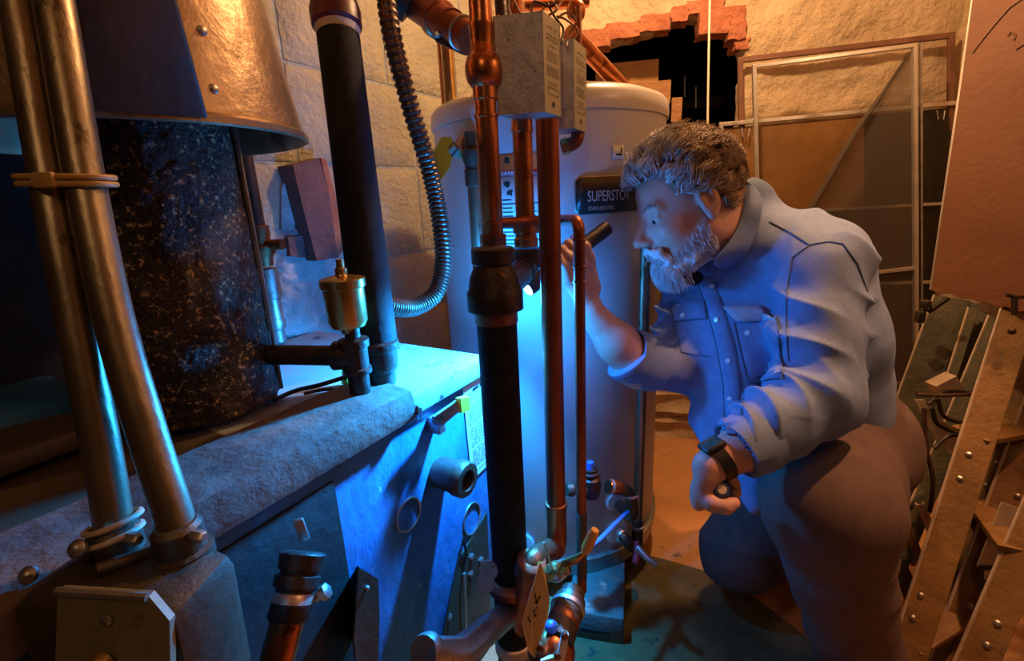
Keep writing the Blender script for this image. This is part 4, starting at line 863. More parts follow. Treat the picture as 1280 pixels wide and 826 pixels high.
# ================================================================= FRAMES, BOARD, LADDERS (right)
def frame_obj(name, pix, offs, wd, th, mt, lab, cat, rails=(), panes=()):
    """rectangular frame leaning on the back wall; pix: TL, TR, BR, BL"""
    q = [BW(x, y, o) for (x, y), o in zip(pix, offs)]; t = thing(name, lab, cat, (q[2]+q[3])/2)
    n = (q[1]-q[0]).cross(q[3]-q[0]).normalized()
    if n.y > 0: n = -n
    for k, nm in ((0, 'top_rail'), (1, 'side_rail'), (2, 'bottom_rail'), (3, 'side_rail')):
        a, b = q[k], q[(k+1) % 4]; d = b-a; inn = ((q[0]+q[1]+q[2]+q[3])/4-(a+b)/2).normalized(); m = MB()
        c = (a+b)/2+inn*wd/2+n*th/2; m.box(c, (d.length+.0, wd, th), frame3(d, n), .002); m.obj(nm, mt, t, smooth=False)
    for v, w2, nm in rails:
        a, b = q[0].lerp(q[3], v), q[1].lerp(q[2], v); m = MB(); m.box((a+b)/2+n*th/2, ((b-a).length, w2, th*.8), frame3(b-a, n), .0015); m.obj(nm, mt, t, smooth=False)
    for u0, u1, v0, v1, pm, nm in panes:
        P = lambda u, v: q[0].lerp(q[1], u).lerp(q[3].lerp(q[2], u), v); m = MB(); m.prism([P(u0, v0), P(u1, v0), P(u1, v1), P(u0, v1)], n*.003); m.obj(nm, pm, t, smooth=False)
    return t, q, n
def ymap(v0y, y, y1): return (y-v0y)/(y1-v0y)
# brown wooden storm frame behind
frame_obj('window_frame', [(921, 73), (1191, 41), (1187, 480), (930, 500)], (.030, .030, .09, .09), .018, .014, 'frame_brown', 'brown-edged window frame, rearmost of the frames leaning on the plaster wall', 'window frame')
# wide framed brown panel
frame_obj('storm_window', [(898, 154), (1200, 126), (1200, 480), (905, 480)], (.05, .05, .115, .115), .014, .014, 'frame', 'wide low storm window with brown upper panes behind the tall white frame', 'window frame',
          rails=((.335, .010, 'crossbar'), (.61, .012, 'crossbar')), panes=((.0, .62, .02, .335, 'pane', 'brown_pane'), (.62, 1, .02, .335, 'pane_dark', 'dark_pane'), (0, 1, .335, 1, 'pane_dark', 'dark_pane')))
frame_obj('picture_frame', [(1050, 338), (1097, 335), (1100, 470), (1050, 475)], (.15, .15, .18, .18), .012, .012, 'frame_wood', 'pale yellow wooden frame corner showing between the man\'s back and the screen', 'frame')
# tall aluminium screen frame with loose mesh
t, q, n = frame_obj('screen_frame', [(939, 82), (1144, 55), (1146, 500), (950, 520)], (.13, .13, .20, .20), .013, .016, 'frame', 'tall pale aluminium screen frame with torn mesh leaning in front', 'window screen', rails=((.595, .012, 'crossbar'),))
P = lambda u, v: q[0].lerp(q[1], u).lerp(q[3].lerp(q[2], u), v)
m = MB(); K = 20; vs = []
for i in range(K+1):
    for j in range(K+1):
        v = i/K; u0 = .94-.62*min(v/.42, 1.15); u = u0+(1-u0)*(j/K); vs.append(P(min(max(u, .02), .99), .02+v*.96)+n*(.002+.012*math.exp(-((j/K)*9)**2)))
m.add(vs, [(i*(K+1)+j, (i+1)*(K+1)+j, (i+1)*(K+1)+j+1, i*(K+1)+j+1) for i in range(K) for j in range(K)]); m.obj('torn_mesh', 'screen', t, label='dark torn insect mesh folded to the right')
m = MB(); m.tube([P(.95, .03)+n*.006, P(.64, .2)+n*.012, P(.33, .41)+n*.010], [.003, .010, .012], 8); m.obj('rolled_edge', 'screen', t)
m = MB(); a_, b_ = q[1], q[2]; m.box((a_+b_)/2+n*.004+(q[1]-q[0]).normalized()*.012, ((b_-a_).length, .006, .012), frame3(b_-a_, n)); m.obj('spline_strip', 'steel', t, smooth=False)
# small metal clips
for x, y, lb in ((932, 160, 'bent wire clip at the left top of the storm window'), (1176, 138, 'bent wire clip at the right top of the storm window')):
    m = MB(); m.tube([BW(x-5, y, .075), BW(x-3, y+12, .078), BW(x, y+4, .078), BW(x+3, y+12, .078), BW(x+5, y, .075)], .0022, 6); tag(m.obj('wire_clip', 'frame'), lb, 'clip')
# hardboard sheet
bq = [U(1224, -60, 1.12), U(1420, -60, .90), U(1420, 415, .90), U(1256, 386, 1.02), U(1163, 362, 1.12)]
n_ = (bq[1]-bq[0]).cross(bq[4]-bq[0]).normalized()
p0_, = [bq[0]]
def BD(x, y): return PLN(x, y, bq[0], n_)
m = MB(); out = [(1224, -60), (1400, -60), (1400, 414), (1330, 400)]+[(1330-(1330-1163)*k/14, 401-(401-362)*k/14+(2.0 if k % 2 else -1)) for k in range(1, 14)]+[(1163, 362)]
m.prism([BD(x, y) for x, y in out], (n_ if n_.y > 0 else -n_)*.006); t = thing('hardboard_sheet', 'large orange-brown hardboard sheet tilted at the upper right', 'board', BD(1200, 370)); m.obj('sheet', 'board', t, smooth=False)
m = MB(); m.tube([BD(1224, -60), BD(1163, 362)], .0022, 6); m.obj('worn_edge', 'frame', t)
no = n_ if n_.y < 0 else -n_
m = MB(); m.tube([BD(x, y)+no*.0005 for x, y in [(1216, 66), (1224, 55), (1246, 28), (1262, 10), (1290, -10)]], .0024, 6); m.tube([BD(x, y)+no*.0005 for x, y in [(1260, 45), (1264, 40), (1270, 44), (1268, 50)]], .002, 6); m.tube([BD(x, y)+no*.0005 for x, y in [(1270, 62), (1290, 50)]], .002, 6); m.obj('scratch_groove', 'frame_brown', t)
# ladders
def rail(mb_list, a, b, w_, d_, view=None):
    """channel rail from a to b; w_ visible width, d_ depth"""
    a, b = Vector(a), Vector(b); ax = (b-a).normalized(); mid = (a+b)/2; look = (CL-mid).normalized(); side = ax.cross(look).normalized(); nn = side.cross(ax).normalized()
    if nn.dot(look) < 0: nn = -nn
    m = MB(); R = Matrix((ax, side, nn)).transposed(); L = (b-a).length
    m.box(mid, (L, w_, .004), R, .001); m.box(mid+side*(w_/2-.002)-nn*d_/2, (L, .004, d_), R, .001); m.box(mid-side*(w_/2-.002)-nn*d_/2, (L, .004, d_), R, .001)
    return m, side, nn, ax, mid
def ladder(name, lab, rails, steps=(), mt='ladder', cat='ladder', rivs=()):
    base = min((r[1] for r in rails), key=lambda p: p.z); t = thing(name, lab, cat, base)
    for a, b, w_, rv in rails:
        m, side, nn, ax, mid = rail(None, a, b, w_, .022); o = m.obj('side_rail', mt, t, smooth=False)
        sg = 1 if (RM.transposed() @ side).x < 0 else -1
        m = MB(); m.tube([Vector(a)+side*sg*(w_/2)+nn*.001, Vector(b)+side*sg*(w_/2)+nn*.001], .0028, 6); m.obj('worn_edge', 'ladder_edge', o)
        for x, y in rv:
            c = PLN(x, y, mid+nn*.002, nn); m = MB(); m.lathe(c, c+nn, [(0, .0055), (.0025, .005), (.0045, .002)], 12); m.obj('rivet', 'steel', o)
    for a, b, w_ in steps:
        a, b = Vector(a), Vector(b); m = MB(); m.box((a+b)/2, ((b-a).length, w_, .012), frame3(b-a, Z3), .002); m.obj('step', mt, t, smooth=False)
    return t
def down(x0, y0, d0, x1, y1, d1, k=0.0):   # extend the lower end to the floor
    a, b = U(x0, y0, d0), U(x1, y1, d1); u = (b-a); s = (.004-a.z)/u.z; return a, a+u*max(s, 1)
a1, b1_ = down(1292, 330, 1.00, 1134, 826, .92); a3, b3 = down(1330, 420, 1.0, 1192, 800, .95)
ladder('step_ladder', 'front brown ladder leaning at the far right, its long riveted rail nearest the man', [
 (a1, b1_, .052, [(1211, 568), (1200, 598), (1151, 744), (1141, 772)]), (a3, b3, .045, [(1272, 620), (1200, 782), (1213, 757)])],
 [(a1.lerp(b1_, .38)-Vector((0, -.02, 0)), a3.lerp(b3, .25)-Vector((0, -.02, 0)), .07), (a1.lerp(b1_, .80)-Vector((0, -.02, 0)), a3.lerp(b3, .72)-Vector((0, -.02, 0)), .07)])
a2, b2 = down(1322, 380, 1.05, 1172, 765, 1.0); a4, b4 = down(1375, 470, .86, 1222, 826, .84)
ladder('step_ladder', 'second brown ladder behind the front one, with a rail at the bottom right corner', [
 (a2, b2, .047, [(1246, 579), (1233, 607), (1171, 741)]), (a4, b4, .050, [(1247, 779), (1234, 806)])],
 [(a2.lerp(b2, .5), a4.lerp(b4, .42), .07)])
a5, b5 = down(1300, 225, 1.32, 1160, 480, 1.30)
def seg(x0, y0, d0, x1, y1, d1): return U(x0, y0, d0), U(x1, y1, d1)
r5 = seg(1190, 372, 1.30, 1108, 600, 1.25); r5b = (r5[0], r5[0]+(r5[1]-r5[0])*((.004-r5[0].z)/(r5[1]-r5[0]).z))
r6 = seg(1226, 380, 1.28, 1135, 600, 1.22); r6b = (r6[0], r6[0]+(r6[1]-r6[0])*((.004-r6[0].z)/(r6[1]-r6[0]).z))
ladder('wooden_ladder', 'dark green-brown ladder behind the coiled cable, under the hardboard sheet', [(r5b[0], r5b[1], .075, []), (r6b[0], r6b[1], .068, [])], [(r5b[0].lerp(r5b[1], .6), r6b[0].lerp(r6b[1], .6), .05)], 'ladder_green')
r7 = seg(1252, 390, 1.22, 1165, 600, 1.15); r7b = (r7[0], r7[0]+(r7[1]-r7[0])*((.004-r7[0].z)/(r7[1]-r7[0]).z))
r8 = seg(1217, 385, 1.25, 1190, 470, 1.22)
ladder('wooden_ladder', 'narrow dark ladder rail between the green-brown ladder and the front ladder', [(r7b[0], r7b[1], .04, []), (r8[0], r8[1], .02, [])], [], 'ladder_green')
for (x0, y0, x1, y1, d, w_, lb, mt) in [(1103, 622, 1146, 706, 1.12, .022, 'pale strut of a folded ladder just right of the man\'s knee', 'ladder'), (1122, 625, 1150, 700, 1.08, .018, 'second pale strut beside the knee crossing the dark rails', 'ladder'),
    (1150, 630, 1168, 672, 1.1, .018, 'short pale hinge strut between two ladder rails', 'ladder_edge'), (1120, 700, 1160, 790, 1.10, .034, 'dark slanting brace low between the knee and the front ladder', 'ladder_green')]:
    m, *_ = rail(None, U(x0, y0, d), U(x1, y1, d), w_, .012); tag(m.obj('ladder_brace', mt, smooth=False), lb, 'brace')
m, sd, nn_, ax_, md_ = rail(None, U(1243, 640, .93), U(1220, 700, .925), .045, .004)
t = thing('worn_sticker', 'worn pale sticker with a black corner mark on a ladder rail', 'sticker', md_)
q = [U(x, y, .915) for x, y in [(1252, 628), (1280, 637), (1262, 680), (1250, 725), (1228, 724), (1222, 708)]]
m = MB(); m.prism(q, (0, .002, 0)); m.obj('paper', 'ladder_edge', t, smooth=False)
m = MB(); m.prism([U(x, y, .912) for x, y in [(1223, 707), (1245, 708), (1245, 712), (1230, 713), (1230, 737), (1225, 737)]], (0, .002, 0)); m.obj('corner_mark', 'ink', t, smooth=False)
for x, y, mt, lb in ((1238, 743, 'bluecap', 'tiny blue plastic cap on the ladder rail'), (1229, 761, 'yellow', 'tiny yellow plastic cap on the ladder rail')):
    m = MB(); m.ball(U(x, y, .90), .005, 10); tag(m.obj('plastic_cap', mt), lb, 'dot')  # small plastic caps on the ladder rail
# cable coil, wood block, papers, clamp
for k, (pix, lb) in enumerate([([(1160, 505), (1180, 490), (1215, 492), (1232, 500)], 'black cable along the top of the tangled coil'), ([(1165, 510), (1172, 530), (1195, 540), (1218, 538)], 'black cable drooping under the coil'), ([(1172, 498), (1180, 520), (1205, 528), (1225, 520)], 'brown cable loop in the middle of the coil'),
    ([(1168, 560), (1185, 545), (1210, 545), (1222, 552)], 'black cable at the bottom of the coil'), ([(1155, 510), (1158, 560), (1166, 600), (1162, 640)], 'brown cable hanging down left of the coil'), ([(1146, 493), (1175, 494), (1240, 492)], 'straight rusty bar across the top of the coil')]):
    m = MB(); m.tube(bez([U(x, y, 1.10-.01*k) for x, y in pix], 30), .0045, 8); tag(m.obj('cable', 'wireb' if k in (0, 1, 3) else 'flex'), lb, 'cable', 'cables between the ladders')
m = MB(); m.prism([U(x, y, 1.1) for x, y in [(1170, 483), (1196, 470), (1207, 488), (1205, 492), (1176, 494)]], (0, .03, 0)); tag(m.obj('wood_block', 'ladder_edge', smooth=False), 'small sawn wood block sitting on the coiled cable', 'block')
m = MB(); m.prism([U(x, y, 1.12) for x, y in [(1144, 500), (1156, 500), (1200, 550), (1192, 570), (1170, 550)]], (0, .004, 0)); tag(m.obj('paper_scrap', 'ladder_edge', smooth=False), 'crumpled pale paper beneath the coiled cable', 'paper')
m = MB(); m.prism([U(x, y, 1.08) for x, y in [(1236, 378), (1256, 384), (1250, 398), (1234, 390)]], (0, .02, 0)); tag(m.obj('wood_block', 'frame_wood', smooth=False), 'small ribbed wood block under the lower edge of the hardboard', 'block')
t = thing('spring_clamp', 'small dark clamp hanging left of the hardboard corner', 'clamp', U(1156, 395, 1.25))
MB().box(U(1157, 380, 1.25), (.02, .02, .02), yawR(20), .003).obj('jaw', 'castbox', t); MB().box(U(1150, 396, 1.25), (.018, .02, .03), yawR(-10), .003).obj('handle', 'castbox', t); MB().tube([U(1160, 390, 1.25), U(1186, 372, 1.22)], .006, 8).obj('arm', 'castbox', t)
t = thing('hook_latch', 'rusty hook and ring hanging on the front ladder top', 'hook', U(1270, 385, .96))
MB().tube([U(1258, 368, .955), U(1272, 372, .95), U(1284, 370, .95)], .004, 8).obj('bar', 'iron', t); MB().tube([U(1268, 372, .95), U(1268, 394, .95)], .005, 8).obj('pin', 'iron', t); MB().ball(U(1265, 414, .95), .007, 10).obj('knob', 'iron', t)
# orange rubble step by the man's shoe
m = MB()
for i, (x0, x1, y) in enumerate([(1100, 1112, 718), (1090, 1112, 733), (1085, 1118, 755)]):
    p = UZ((x0+x1)/2, y, .02); m = MB(); m.box(p-Z3*.004, (.05+.02*i, .04, .032), yawR(10*i), .006); tag(m.obj('brick', 'brick'), ['smallest farthest orange brick on the floor between shoe and ladder', 'middle orange brick on the floor between shoe and ladder', 'nearest orange brick on the floor between shoe and ladder'][i], 'brick', 'orange bricks on the floor')
# ================================================================= PERSON
V = lambda p: np.array([p[0], p[1], p[2]], dtype=np.float32)
class Field:
    def __init__(s, lo, hi, h): s.o = np.array(lo, np.float32); s.h = h; s.n = (np.ceil((np.array(hi)-np.array(lo))/h)).astype(int)+1; s.F = np.full(s.n, .5, np.float32)
    def blk(s, lo, hi):
        a = np.clip(np.floor((lo-s.o)/s.h).astype(int), 0, s.n-1); b = np.clip(np.ceil((hi-s.o)/s.h).astype(int)+1, 1, s.n)
        sl = tuple(slice(i, j) for i, j in zip(a, b)); ax = [s.o[i]+s.h*np.arange(a[i], b[i], dtype=np.float32) for i in range(3)]
        P = np.stack(np.meshgrid(*ax, indexing='ij'), -1); return sl, P
    def op(s, fn, lo, hi, k, sub=False):
        mg = max(k*1.5, .02); sl, P = s.blk(np.minimum(lo, hi)-mg, np.maximum(lo, hi)+mg)
        if P.size == 0: return
        d = fn(P); F = s.F[sl]
        if sub: h = np.maximum(k-np.abs(F+d), 0)/max(k, 1e-6); s.F[sl] = np.maximum(F, -d)+h*h*k*.25
        else: h = np.maximum(k-np.abs(F-d), 0)/max(k, 1e-6); s.F[sl] = np.minimum(F, d)-h*h*k*.25
    def cone(s, a, b, ra, rb, k=.01, sub=False):
        a, b = V(a), V(b); ab = b-a; L2 = max(float(ab @ ab), 1e-9); R = max(ra, rb)
        def fn(P): q = P-a; t = np.clip((q @ ab)/L2, 0, 1); return np.linalg.norm(q-t[..., None]*ab, axis=-1)-(ra+(rb-ra)*t)
        s.op(fn, np.minimum(a, b)-R, np.maximum(a, b)+R, k, sub)
    def chain(s, pts, rs, k=.006):
        for i in range(len(pts)-1): s.cone(pts[i], pts[i+1], rs[i], rs[i+1], k)
    def ell(s, c, r, R=None, k=.01, sub=False):   # R: columns are the local axes in world
        c = V(c); r = np.array(r, np.float32); A = np.eye(3, dtype=np.float32) if R is None else np.array([[R[i][j] for j in range(3)] for i in range(3)], np.float32)
        def fn(P): q = (P-c) @ A; k0 = np.linalg.norm(q/r, axis=-1); k1 = np.linalg.norm(q/(r*r), axis=-1); return k0*(k0-1)/np.maximum(k1, 1e-6)
        m = float(r.max()); s.op(fn, c-m, c+m, k, sub)
    def slab(s, a, b, wv, wa, da, wb, db, k=.03):   # tapered segment with an elliptical section; wv = width direction
        a, b = V(a), V(b); ab = b-a; L = float(np.linalg.norm(ab)); z = ab/L; wv = V(wv); x = wv-z*(wv @ z); x /= np.linalg.norm(x); y = np.cross(z, x)
        def fn(P):
            q = P-a; t = (q @ z); tc = np.clip(t/L, 0, 1); ov = t-tc*L; w_ = wa+(wb-wa)*tc; d_ = da+(db-da)*tc
            r = np.sqrt(((q @ x)/w_)**2+((q @ y)/d_)**2+(ov/np.minimum(w_, d_))**2); return (r-1)*np.minimum(w_, d_)
        R = max(wa, wb, da, db); s.op(fn, np.minimum(a, b)-R, np.maximum(a, b)+R, k)
    def mesh(s):
        F = s.F; sg = F < 0; n = F.shape; c = [sg[i:n[0]-1+i, j:n[1]-1+j, k:n[2]-1+k] for i in (0, 1) for j in (0, 1) for k in (0, 1)]
        cnt = sum(q.astype(np.int8) for q in c); act = (cnt > 0) & (cnt < 8); idx = np.full(act.shape, -1, np.int64); I = np.argwhere(act); idx[act] = np.arange(len(I))
        off = [(i, j, k) for i in (0, 1) for j in (0, 1) for k in (0, 1)]; vals = np.stack([F[I[:, 0]+o[0], I[:, 1]+o[1], I[:, 2]+o[2]] for o in off], 1)
        acc = np.zeros((len(I), 3)); num = np.zeros(len(I))
        for a in range(8):
            for b in range(a+1, 8):
                if sum(abs(x-y) for x, y in zip(off[a], off[b])) != 1: continue
                va, vb = vals[:, a], vals[:, b]; m = (va < 0) != (vb < 0); t = np.where(m, va/np.where(m, va-vb, 1), 0)
                p = np.array(off[a])+t[:, None]*(np.array(off[b])-np.array(off[a])); acc += np.where(m[:, None], p, 0); num += m
        verts = (acc/num[:, None]+I)*s.h+s.o; faces = []
        for ax in range(3):
            A = np.moveaxis(sg, ax, 0); D = A[:-1] != A[1:]; ix = np.moveaxis(idx, ax, 0)
            E = np.argwhere(D[:, 1:-1, 1:-1])+np.array([0, 1, 1]); i, j, k = E.T
            q = np.stack([ix[i, j-1, k-1], ix[i, j, k-1], ix[i, j, k], ix[i, j-1, k]], 1); flip = A[i, j, k] ^ (ax == 1); q[~flip] = q[~flip][:, ::-1]; faces.append(q)
        f = np.concatenate(faces); f = f[(f >= 0).all(1)]; return verts, f
def np_obj(v, f, name, m, parent, smooth_it=0):
    me = bpy.data.meshes.new(name); me.vertices.add(len(v)); me.vertices.foreach_set('co', np.asarray(v, np.float32).ravel()); me.loops.add(len(f)*4); me.loops.foreach_set('vertex_index', f.ravel().astype(np.int32))
    me.polygons.add(len(f)); me.polygons.foreach_set('loop_start', np.arange(0, len(f)*4, 4, dtype=np.int32)); me.polygons.foreach_set('loop_total', np.full(len(f), 4, np.int32)); me.update(calc_edges=True)
    me.polygons.foreach_set('use_smooth', np.ones(len(f), bool)); me.materials.append(M[m]); o = bpy.data.objects.new(name, me); COL.objects.link(o)
    o.parent = parent; o.matrix_parent_inverse = Matrix.Translation(-parent.location); return o
def smooth(v, f, it=2, lam=.5):
    e = np.concatenate([f[:, [0, 1]], f[:, [1, 2]], f[:, [2, 3]], f[:, [3, 0]]]); 
    for _ in range(it):
        s = np.zeros_like(v); c = np.zeros(len(v)); np.add.at(s, e[:, 0], v[e[:, 1]]); np.add.at(c, e[:, 0], 1); np.add.at(s, e[:, 1], v[e[:, 0]]); np.add.at(c, e[:, 1], 1); v = v+(s/np.maximum(c, 1)[:, None]-v)*lam
    return v
def vnorm(v, f):
    n = np.cross(v[f[:, 2]]-v[f[:, 0]], v[f[:, 3]]-v[f[:, 1]]); N = np.zeros_like(v)
    for k in range(4): np.add.at(N, f[:, k], n)
    return N/np.maximum(np.linalg.norm(N, axis=1), 1e-12)[:, None]
# --- pose
tL = Vector((.62, -.78, 0)).normalized()                       # towards his left, i.e. the camera's right
CH = U(962, 335, 1.02); MID = U(985, 430, 1.03); HIP = U(1015, 525, 1.07)
LS = U(1020, 338, .89); LE = U(1022, 497, .835); LC = U(938, 553, .80); LW_ = U(888, 583, .79)
RS = U(868, 352, 1.10); RE = U(848, 455, 1.06); RC = U(797, 458, 1.02); RW = U(740, 392, .99)
NB = U(918, 282, 1.0)
PEL = U(1048, 552, 1.11); LK = U(1037, 634, .86); LA = U(1052, 905, 1.02); RH_ = U(1010, 560, 1.16); RK = U(925, 688, 1.20); RAk = U(1050, 730, 1.45)
LA = Vector((LA.x, LA.y, .10)); RAk = Vector((RAk.x, RAk.y, .09))
# --- head frame
ear = U(882, 250, .875); vd = (ear-CL).normalized(); hr = vd.cross(Z3).normalized(); hu = hr.cross(vd).normalized()
tilt = math.radians(22); yaw = math.radians(24)
hf = (-hr*math.cos(tilt)-hu*math.sin(tilt))*math.cos(yaw)-vd*math.sin(yaw); hf.normalize()
up0 = (-hr*math.sin(tilt)+hu*math.cos(tilt)); hl = up0.cross(hf).normalized(); hup = hf.cross(hl).normalized()
HS = 1.0; H0 = ear-hl*.078*HS
RHd = Matrix((hf, hl, hup)).transposed()
def Hd(f, l, u): return H0+(hf*f+hl*l+hup*u)*HS
person = thing('person', 'bearded person kneeling on one knee in denim shirt and dark trousers, raising a flashlight', 'person', Vector((LA.x, LA.y, 0)))
B = Field((.02, .55, 0.0), (.98, 1.42, 1.25), .0034)
def hc(a, b, ra, rb, k=.01, sub=False): B.cone(Hd(*a), Hd(*b), ra*HS, rb*HS, k, sub)
def he(c, r, k=.01, sub=False): B.ell(Hd(*c), [q*HS for q in r], RHd, k, sub)
he((-.002, 0, .040), (.094, .076, .086)); he((.028, 0, -.030), (.066, .058, .082), .03)
for s in (-1, 1):
    hc((.0, s*.048, -.055), (.066, s*.018, -.097), .020, .020, .03); he((.060, s*.036, -.026), (.026, .022, .022), .025)
    hc((.085, s*.012, .022), (.074, s*.045, .022), .010, .009, .015)
he((.078, 0, -.100), (.020, .022, .020), .02)
for s in (-1, 1): he((.106, s*.031, .004), (.024, .018, .0125), .008, True)
for s in (-1, 1): he((.074, s*.031, .004), (.0135, .0135, .0125), .003); hc((.0865, s*.018, .0085), (.080, s*.044, .0045), .0045, .0042, .003); hc((.085, s*.020, -.006), (.079, s*.042, -.006), .0038, .0035, .003)
hc((.082, 0, .0), (.088, 0, -.050), .018, .016, .015)
hc((.090, 0, .018), (.116, 0, -.024), .0085, .0110, .012); he((.118, 0, -.029), (.0125, .0115, .010), .008)
for s in (-1, 1): he((.105, s*.0125, -.035), (.013, .0075, .0075), .006); he((.110, s*.006, -.044), (.004, .0035, .004), .003, True)
hc((.098, -.018, -.058), (.098, .018, -.058), .006, .006, .008); hc((.096, -.016, -.069), (.096, .016, -.069), .0065, .0065, .008); hc((.108, -.02, -.0635), (.108, .02, -.0635), .0015, .0015, .003, True)
for s in (-1, 1):   # ears
    he((-.006, s*.079, .0), (.020, .010, .033), .006); he((.000, s*.090, .004), (.011, .009, .019), .004, True); he((-.002, s*.080, -.028), (.009, .006, .011), .006); he((.006, s*.083, -.004), (.004, .004, .007), .004)
NT = Hd(-.025, 0, -.055); B.cone(NT, NB, .056, .050, .03)
hc((-.055, 0, .0), (-.05, 0, -.07), .05, .05, .03)
# torso, arms, legs under the clothes
B.slab(CH, MID, tL, .155, .085, .15, .095); B.slab(MID, HIP, tL, .15, .095, .15, .10); B.cone(NB, CH, .05, .08, .03)
B.cone(CH+tL*.10, LS, .05, .05, .03); B.cone(CH-tL*.10, RS, .05, .05, .03)
B.chain([LS, LE, LC], [.050, .042, .039], .02); B.chain([LC, LW_], [.0385, .0285], .02); B.chain([RS, RE, RC], [.05, .045, .043], .02); B.chain([RC, RC.lerp(RW, .45), RW], [.044, .041, .028], .02)
B.ell(PEL, (.12, .12, .11)); B.cone(HIP, PEL, .11, .11, .04); B.chain([PEL, LK], [.10, .065], .03); B.chain([LK, LA], [.055, .038], .03); B.chain([RH_, RK], [.09, .06], .03); B.chain([RK+Z3*-.02, RAk], [.05, .035], .03); B.cone(HIP, RH_, .1, .09, .03)
# gripping hands
def grip(c, ax, palm, R, wrist, ths, thumb, step=.0205, fr=.0092, flip=1):
    ax = ax.normalized(); palm = (palm-ax*palm.dot(ax)).normalized(); q = ax.cross(palm)*flip; tips = []
    pc = c+palm*(R+.016)
    w1 = wrist; B.slab(w1.lerp(pc, .25), pc, ax, .026, .018, .040, .0165, .015); B.slab(pc+q*.0, pc+q*.012+palm*.0, ax, .040, .015, .038, .013, .012)
    for i, th in enumerate(ths):
        o = ax*((i-1.5)*step); lens = (1, 1.06, 1.0, .86)[i]; pts = []
        for k, t in enumerate((.18, .5, .8, 1.0)):
            a = math.radians(th*t*lens); rr_ = R+fr*(1.05 if k else 1.5); pts.append(c+o+(palm*math.cos(a)+q*math.sin(a))*rr_)
        B.chain([pc+o*.92+q*.006]+pts, [.0115, fr*1.12, fr*1.05, fr*.97, fr*.82], .004); tips.append((pts[-1], pts[-2]))
    o = -ax*(1.9*step)*thumb; a0 = [(.0, 1.5), (-40, 1.15), (-85, 1.0), (-118, 1.0)]
    pts = [c+o*(.7 if k == 0 else 1)+(palm*math.cos(math.radians(a))+q*math.sin(math.radians(a)))*(R+.0105*m_) for k, (a, m_) in enumerate(a0)]
    B.chain([wrist.lerp(pc, .45)+o*.6]+pts, [.016, .0145, .0125, .0115, .0095], .008); return pts
FB_, FL_ = U(760, 284, .985), U(659, 360, .93); fax = (FL_-FB_).normalized(); fcn = FB_.lerp(FL_, .50)
grip(fcn, fax, RW-fcn, .0150, RW, (190, 195, 195, 190), 1, flip=1)
cax = (U(904, 611, .76)-U(900, 614, .84)).normalized(); gcn = U(901, 613, .80)
grip(gcn+cax*-.01, cax, U(872, 618, .80)-gcn, .0150, LW_, (205, 205, 200, 195), -1, flip=-1)
bv, bf = B.mesh(); bv = smooth(bv, bf, 1, .4); body = np_obj(bv, bf, 'body', 'skin', person); print('body verts', len(bv))
# --- noise for cloth folds
def vnoise(P, seed, freq):
    r = np.random.default_rng(seed); out = np.zeros(len(P))
    for i in range(7):
        d = r.normal(size=3); d /= np.linalg.norm(d); f_ = freq*r.uniform(.6, 1.5); out += np.sin(P @ (d*f_)+r.uniform(0, 6.3))
    return out/3.2
def ridged(x): return 1-np.abs(np.sin(x))**.75
def arm_folds(P, chain_, R, amp, freq, slant=.8, seed=0):
    out = np.zeros(len(P))
    for a, b in chain_:
        a, b = V(a), V(b); ab = b-a; L = np.linalg.norm(ab); z = ab/L; x = np.cross(z, [0.3, -.9, .2]); x /= np.linalg.norm(x); y = np.cross(z, x)
        q = P-a; t = q @ z; rad = q-t[:, None]*z; rr_ = np.linalg.norm(rad, axis=1); m = np.clip(1-np.abs(rr_/R-1)*1.3, 0, 1)*(t > -.05)*(t < L+.05)
        ang = np.arctan2(rad @ y, rad @ x); warp = vnoise(P, seed+3, 22)*1.3
        out = np.maximum(out, m*ridged(t*freq+np.sin(ang+.5)*slant*2+warp)*(.5+.5*np.sin(ang*1.5+vnoise(P, seed+9, 12)*2)))
    return out*amp
# --- shirt
SHF = Field((.18, .58, .30), (.95, 1.36, 1.18), .0042)
SHF.slab(CH, MID, tL, .178, .105, .172, .122, .03); SHF.slab(MID, HIP, tL, .172, .125, .150, .125, .03)
SHF.cone(NB+Vector((.02, .01, -.03)), CH, .082, .11, .04); SHF.ell(U(995, 345, 1.03), (.10, .11, .11), None, .05)
SHF.chain([NB+Vector((.03, -.01, -.02)), LS], [.060, .066], .035); SHF.chain([NB+Vector((-.0, .03, -.04)), RS], [.060, .060], .035)
SHF.chain([LS, LS.lerp(LE, .5), LE], [.068, .064, .066], .025); SHF.chain([LE, LE.lerp(LC, .6), LC], [.066, .056, .048], .02)
SHF.chain([RS, RE], [.062, .058], .025); SHF.chain([RE, RC.lerp(RE, .2)], [.056, .050], .02)
SHF.slab(U(908, 400, 1.0), U(905, 520, .99), tL, .075, .04, .07, .035, .03); SHF.slab(U(905, 520, .99), U(922, 575, .94), tL, .07, .030, .050, .018, .02)
SHF.slab(U(922, 575, .94), U(946, 634, .89), tL, .046, .013, .014, .009, .01)
SHF.ell(U(1052, 470, 1.08), (.09, .10, .11), None, .05)
SHF.cone(LC.lerp(LW_, .15), LC.lerp(LW_, .9), .038, .034, .004, True); SHF.cone(RC, RC.lerp(RW, .6), .043, .042, .004, True)
SHF.cone(Hd(-.03, 0, -.06), NB.lerp(Hd(-.03, 0, -.06), .28), .070, .062, .008, True)
SHF.cone(U(958, 290, .99), U(941, 256, .99), .055, .046, .02)
sv_, sf_ = SHF.mesh(); sv_ = smooth(sv_, sf_, 2, .5); N_ = vnorm(sv_, sf_)
